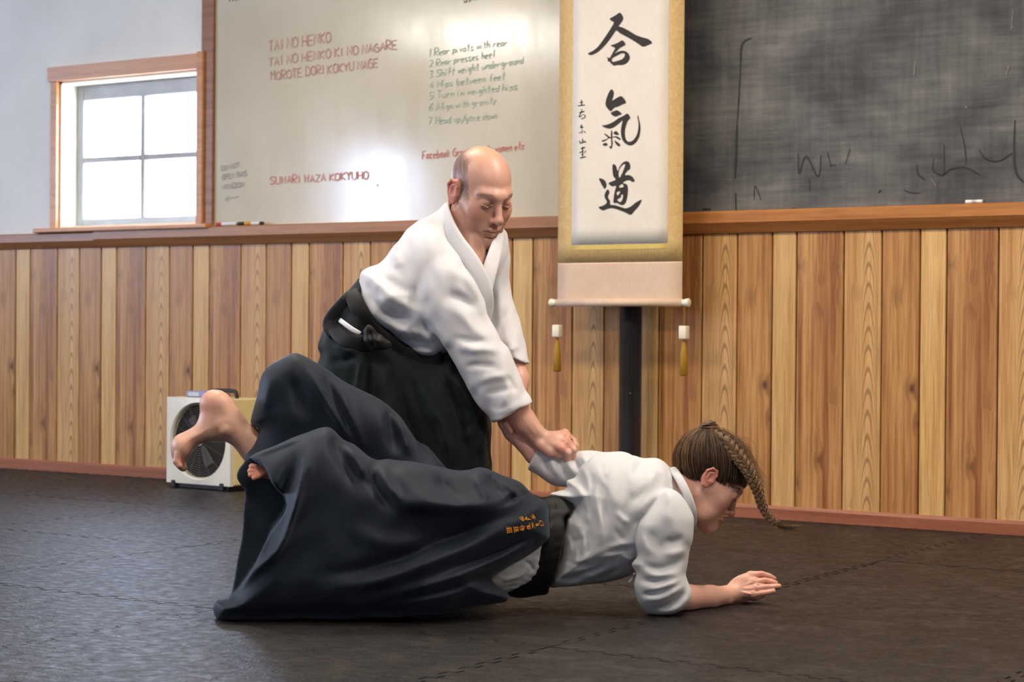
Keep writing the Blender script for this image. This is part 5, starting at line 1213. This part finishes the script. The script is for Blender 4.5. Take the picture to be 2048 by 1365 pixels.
# embroidered characters on the hip
M['thread'] = flat('orange_embroidery', (224, 146, 38), .6, .15, 400)
v_, f_ = [], []
def stitch(pix, wpx):
    P = [np.array(on_surface(1000 + a / 13.65, 980 + b / 13.65, HWB, 4.8, .0018)) for a, b in pix]; b0 = len(v_); n = len(P)
    for i in range(n):
        t = P[min(i + 1, n - 1)] - P[max(i - 1, 0)]; t /= np.linalg.norm(t) + 1e-9; s_ = np.cross(t, -FWD); s_ /= np.linalg.norm(s_); h = wpx / 13.65 / SW / 2
        v_.append(P[i] + s_ * h); v_.append(P[i] - s_ * h)
    for i in range(n - 1): f_.append((b0 + 2 * i, b0 + 2 * i + 1, b0 + 2 * i + 3, b0 + 2 * i + 2))
CH = [[[(520, 760), (620, 870)], [(570, 735), (630, 860)], [(610, 750), (645, 840)], [(560, 830), (650, 850)]], [[(670, 810), (720, 750)], [(690, 820), (830, 815)], [(740, 770), (800, 800)], [(700, 790), (780, 810)]],
      [[(820, 705), (880, 790)], [(880, 670), (890, 800)], [(900, 690), (940, 820)], [(930, 720), (950, 780)], [(850, 760), (940, 750)]],
      [[(180, 1020), (190, 1200)], [(235, 1010), (250, 1180)], [(290, 1020), (325, 1170)], [(180, 1060), (310, 1050)], [(190, 1110), (320, 1100)], [(190, 1160), (320, 1150)]],
      [[(360, 1000), (390, 1180)], [(420, 1000), (430, 1150)], [(470, 995), (500, 1130)], [(360, 1040), (480, 1030)], [(370, 1090), (490, 1080)], [(380, 1130), (500, 1110)]],
      [[(520, 1010), (560, 1110)], [(580, 950), (630, 1130)], [(620, 990), (670, 1040)], [(540, 1010), (660, 990)], [(560, 1070), (660, 1050)], [(560, 1100), (640, 1090)]],
      [[(720, 980), (740, 1080)], [(780, 920), (825, 1080)], [(720, 1000), (810, 980)], [(730, 1030), (800, 1010)], [(740, 1070), (790, 1060)]],
      [[(830, 910), (970, 1060)], [(880, 900), (870, 1050)], [(880, 960), (930, 1000)]], [[(955, 955), (1045, 930)], [(965, 990), (1050, 965)]], [[(1050, 870), (1115, 850)], [(1060, 880), (1105, 985)], [(1120, 850), (1185, 970)], [(1100, 985), (1185, 970)]]]
for c in CH:
    v_, f_ = [], []
    for s_ in c: stitch([np.array(s_[0]) * (1 - t) + np.array(s_[1]) * t for t in (0, .33, .66, 1)], 20)
    link('embroidered_character', mesh('embroidered_character', v_, f_), M['thread'], hw)

# ------------------------------------------------------------------ her hair
def hair_mat(name, a, b):
    t = NT(name); oi = t.n('ShaderNodeAttribute', attribute_name='Col'); v = t.noise(t.coord('Object'), 120, 3, .6)
    c = t.mix(oi.outputs['Fac'], lin(*a), lin(*b)); c = t.mix(t.maprange(v, .4, .7, 0, .25), c, lin(30, 20, 16)); return t.done(c, .52, spec=.35)
M['hair'] = hair_mat('brown_hair', (44, 31, 25), (150, 114, 78))
def loc2uvw(L): return np.array(WO) + (np.asarray(L, float) * WS) @ WA.T
v = Vol((1310, 840, -70), (1520, 1060, 170), 1.8, ZW); v.frame(WO, WA, WS)
v.ell((0, -.014, .038), (.0805, .100, .085))
v.frame(); nrm = WA @ np.array([0, .66, -.75]); pp = loc2uvw((0, .047, .020)); v.halfplane(pp, nrm, 7)
v.frame(WO, WA, WS); 
for s in (-1, 1): v.ell((s * .080, -.009, -.012), (.022, .021, .034), .004, 'sub')
v.chain([(0, -.055, .092, .020), (0, -.075, .105, .024)], .015)                                     # bun
v.frame(); v.ell((1419, 863, 42), (20, 20, 20), 6); v.wob(1.5, 14, 3)
V, Q = v.mesh(1); Lh = ((V - np.array(WO)) @ WA) / WS
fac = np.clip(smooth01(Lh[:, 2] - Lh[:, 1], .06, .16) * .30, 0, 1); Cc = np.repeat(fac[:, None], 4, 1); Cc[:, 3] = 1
hair = link('hair', quads_mesh('hair', [(uvw_world(V, ZW), Q, Cc)]), M['hair'], woman); hair['label'] = 'brown hair tied up in a bun with a long braid'
def strands(name, paths, rads, cols, parent, seg=4):
    vs, fs, cc = [], [], []
    for p, r, c in zip(paths, rads, cols):
        n0 = len(vs); tube_data(p, r, seg, vs, fs, False); cc += [c] * (len(vs) - n0)
    me = mesh(name, vs, fs); ca = me.color_attributes.new('Col', 'FLOAT_COLOR', 'POINT'); a = np.ones((len(vs), 4), np.float32); a[:, :3] = np.array(cc)[:, None]; ca.data.foreach_set('color', a.ravel())
    return link(name, me, M['hair'], parent, True)
rs = np.random.RandomState(5); paths, rads, cols = [], [], []
bun = np.array([0, -.066, .098])
for i in range(1000):
    a = rs.uniform(-1, 1) * 2.75           # angle round the hairline, 0 = forehead
    x = .081 * math.sin(a); yy = -.012 + .082 * math.cos(a); s0 = np.array([x, yy, (yy - .047) * .88 + .020 + rs.uniform(-.012, .012)])
    cen = np.array([0, -.014, .038]); R_ = np.array([.0805, .100, .085]); path = []
    lift = rs.uniform(1.015, 1.05); wv = rs.normal(0, .004, 3)
    for k in range(11):
        t = k / 10; q = s0 * (1 - t) + bun * t; dd = (q - cen) / R_; q = cen + dd / np.linalg.norm(dd) * R_ * (lift + .01 * math.sin(math.pi * t)) + wv * math.sin(math.pi * t); path.append(q)
    path = [q for k, q in enumerate(path) if not (abs(q[0]) > .055 and -.036 < q[1] < .016 and q[2] < .020)]
    if len(path) < 4: continue
    path = catmull(path, 2); paths.append(uvw_world(loc2uvw(path), ZW)); rads.append([.0009 * min(1, .25 + 4 * t) * (1 - .3 * t) for t in np.linspace(0, 1, len(path))]); cols.append(np.clip(rs.normal(.22, .2) + (.15 if a * 0 + yy < -.03 else 0), 0, 1))
st_ = strands('hair_strands', paths, rads, cols, hair); st_['kind'] = 'stuff'
# three-strand braid falling forward over her head
sp_ = catmull([(1424, 876, 30), (1446, 886, 10), (1468, 906, 0), (1488, 930, -4), (1503, 955, -4), (1516, 985, 0), (1524, 1012, 4), (1538, 1036, 8), (1556, 1049, 10)], 12)
sp_ = [np.array(p) for p in sp_]; n = len(sp_); L = np.concatenate([[0], np.cumsum([np.linalg.norm(sp_[i + 1] - sp_[i]) for i in range(n - 1)])])
for q in range(3):
    pth, rr = [], []
    for i in range(n):
        t = sp_[min(i + 1, n - 1)] - sp_[max(i - 1, 0)]; t /= np.linalg.norm(t); side = np.array([-t[1], t[0], 0]); side /= np.linalg.norm(side) + 1e-9; dep = np.cross(t, side)
        f = L[i] / L[-1]; wd = 11.5 * (1 - .62 * f); ph = L[i] / 30 * 2 * math.pi * (1 + .35 * f) / 1.5 + q * 2 * math.pi / 3
        pth.append(sp_[i] + side * wd * math.sin(ph) + dep * wd * .42 * math.sin(2 * ph)); rr.append((8.2 * (1 - .62 * f)) / SW)
    pw = uvw_world(pth, ZW); paths, rads, cols = [pw], [rr], [.40]
    for k in range(60):        # loose hairs lying in the strand
        a = rs.uniform(0, 6.28); o = np.array([math.cos(a), math.sin(a), math.sin(a * 2 + 1)]) * .0094
        paths.append(np.array([p + o * (rr[i] * SW / 8.2) for i, p in enumerate(pw)])); rads.append([.0008] * n); cols.append(np.clip(rs.normal(.45, .3), 0, 1))
    strands('braid_strand', paths, rads, cols, hair, 8 if k == 0 else 6)
paths, rads, cols = [], [], []
bax = WA[:, 2] * .75 - WA[:, 1] * .65; bax /= np.linalg.norm(bax); b1 = np.cross(bax, [0.2, .3, .9]); b1 /= np.linalg.norm(b1); b2 = np.cross(bax, b1)
for k in range(110):    # coils of the bun
    hh = rs.uniform(-12, 14); r_ = math.sqrt(max(20.5 ** 2 - (hh * 1.15) ** 2, 40)) * rs.uniform(.93, 1.05); a0 = rs.uniform(0, 6.28); tl_ = rs.normal(0, .25); c0 = np.array([1419, 863, 42]) + bax * hh
    paths.append(uvw_world([c0 + r_ * (b1 * math.cos(a0 + q * .3) + b2 * math.sin(a0 + q * .3)) + bax * r_ * tl_ * math.sin(q * .22) for q in range(15)], ZW)); rads.append([.0015 * math.sin(math.pi * (q + .6) / 15.2) ** .5 for q in range(15)]); cols.append(np.clip(rs.normal(.28, .2), 0, 1))
strands('hair_bun', paths, rads, cols, hair)['kind'] = 'stuff'
paths, rads, cols = [], [], []
for k in range(70):    # loose end of the braid
    o = rs.normal(0, 1, 3) * np.array([2.5, 2.5, 3]); e = np.array([1588 + rs.normal(0, 10), 1056 + rs.normal(0, 4), 12 + rs.normal(0, 4)])
    paths.append(uvw_world(catmull([np.array((1548, 1044, 10)) + o * .8, np.array((1566, 1053, 11)) + o, e], 4), ZW)); rads.append(list(np.linspace(.0010, .0003, 9))); cols.append(np.clip(rs.normal(.35, .25), 0, 1))
strands('braid_end', paths, rads, cols, hair)['kind'] = 'stuff'
paths, rads, cols = [], [], []
for k in range(150):    # light flyaway hair above and behind the braid
    s0 = np.array([1432 + rs.uniform(0, 30), 868 + rs.uniform(0, 20), 40 + rs.normal(0, 10)]); f = rs.uniform(.25, 1.0)
    m_ = np.array([1490 + rs.normal(0, 8), 905 + rs.normal(0, 10), 40 + rs.normal(0, 12)]); m2 = np.array([1516 + rs.normal(0, 9), 960 + rs.normal(0, 10), 40 + rs.normal(0, 12)]); e = np.array([1530 + rs.normal(0, 14), 1010 + rs.normal(0, 22), 35 + rs.normal(0, 14)])
    pts = catmull([s0, m_, m2, e], 4); pts = pts[:max(4, int(len(pts) * f))]
    paths.append(uvw_world(pts, ZW)); rads.append(list(np.linspace(.0006, .0002, len(pts)))); cols.append(np.clip(rs.normal(.75, .15), 0, 1))
for k in range(60):    # fringe and temple wisps
    if k % 5 in (1, 2, 3): continue
    b = np.array([[1478, 950], [1440, 975], [1402, 990], [1376, 975], [1415, 850]][k % 5]) + rs.normal(0, 7, 2); dr = np.array([[6, 26], [-14, 24], [4, 26], [8, 22], [4, -10]][k % 5]) * rs.uniform(.6, 1.5) + rs.normal(0, 5, 2)
    w0 = [30, -18, -14, -4, 40][k % 5] + rs.normal(0, 3)
    pts = catmull([(b[0], b[1], w0), (b[0] + dr[0] * .5 + rs.normal(0, 2), b[1] + dr[1] * .5, w0 - 2), (b[0] + dr[0], b[1] + dr[1], w0)], 4)
    paths.append(uvw_world(pts, ZW)); rads.append(list(np.linspace(.0004, .0001, len(pts)))); cols.append(np.clip(rs.normal(.5, .15), 0, 1))
strands('loose_hair', paths, rads, cols, hair)['kind'] = 'stuff'
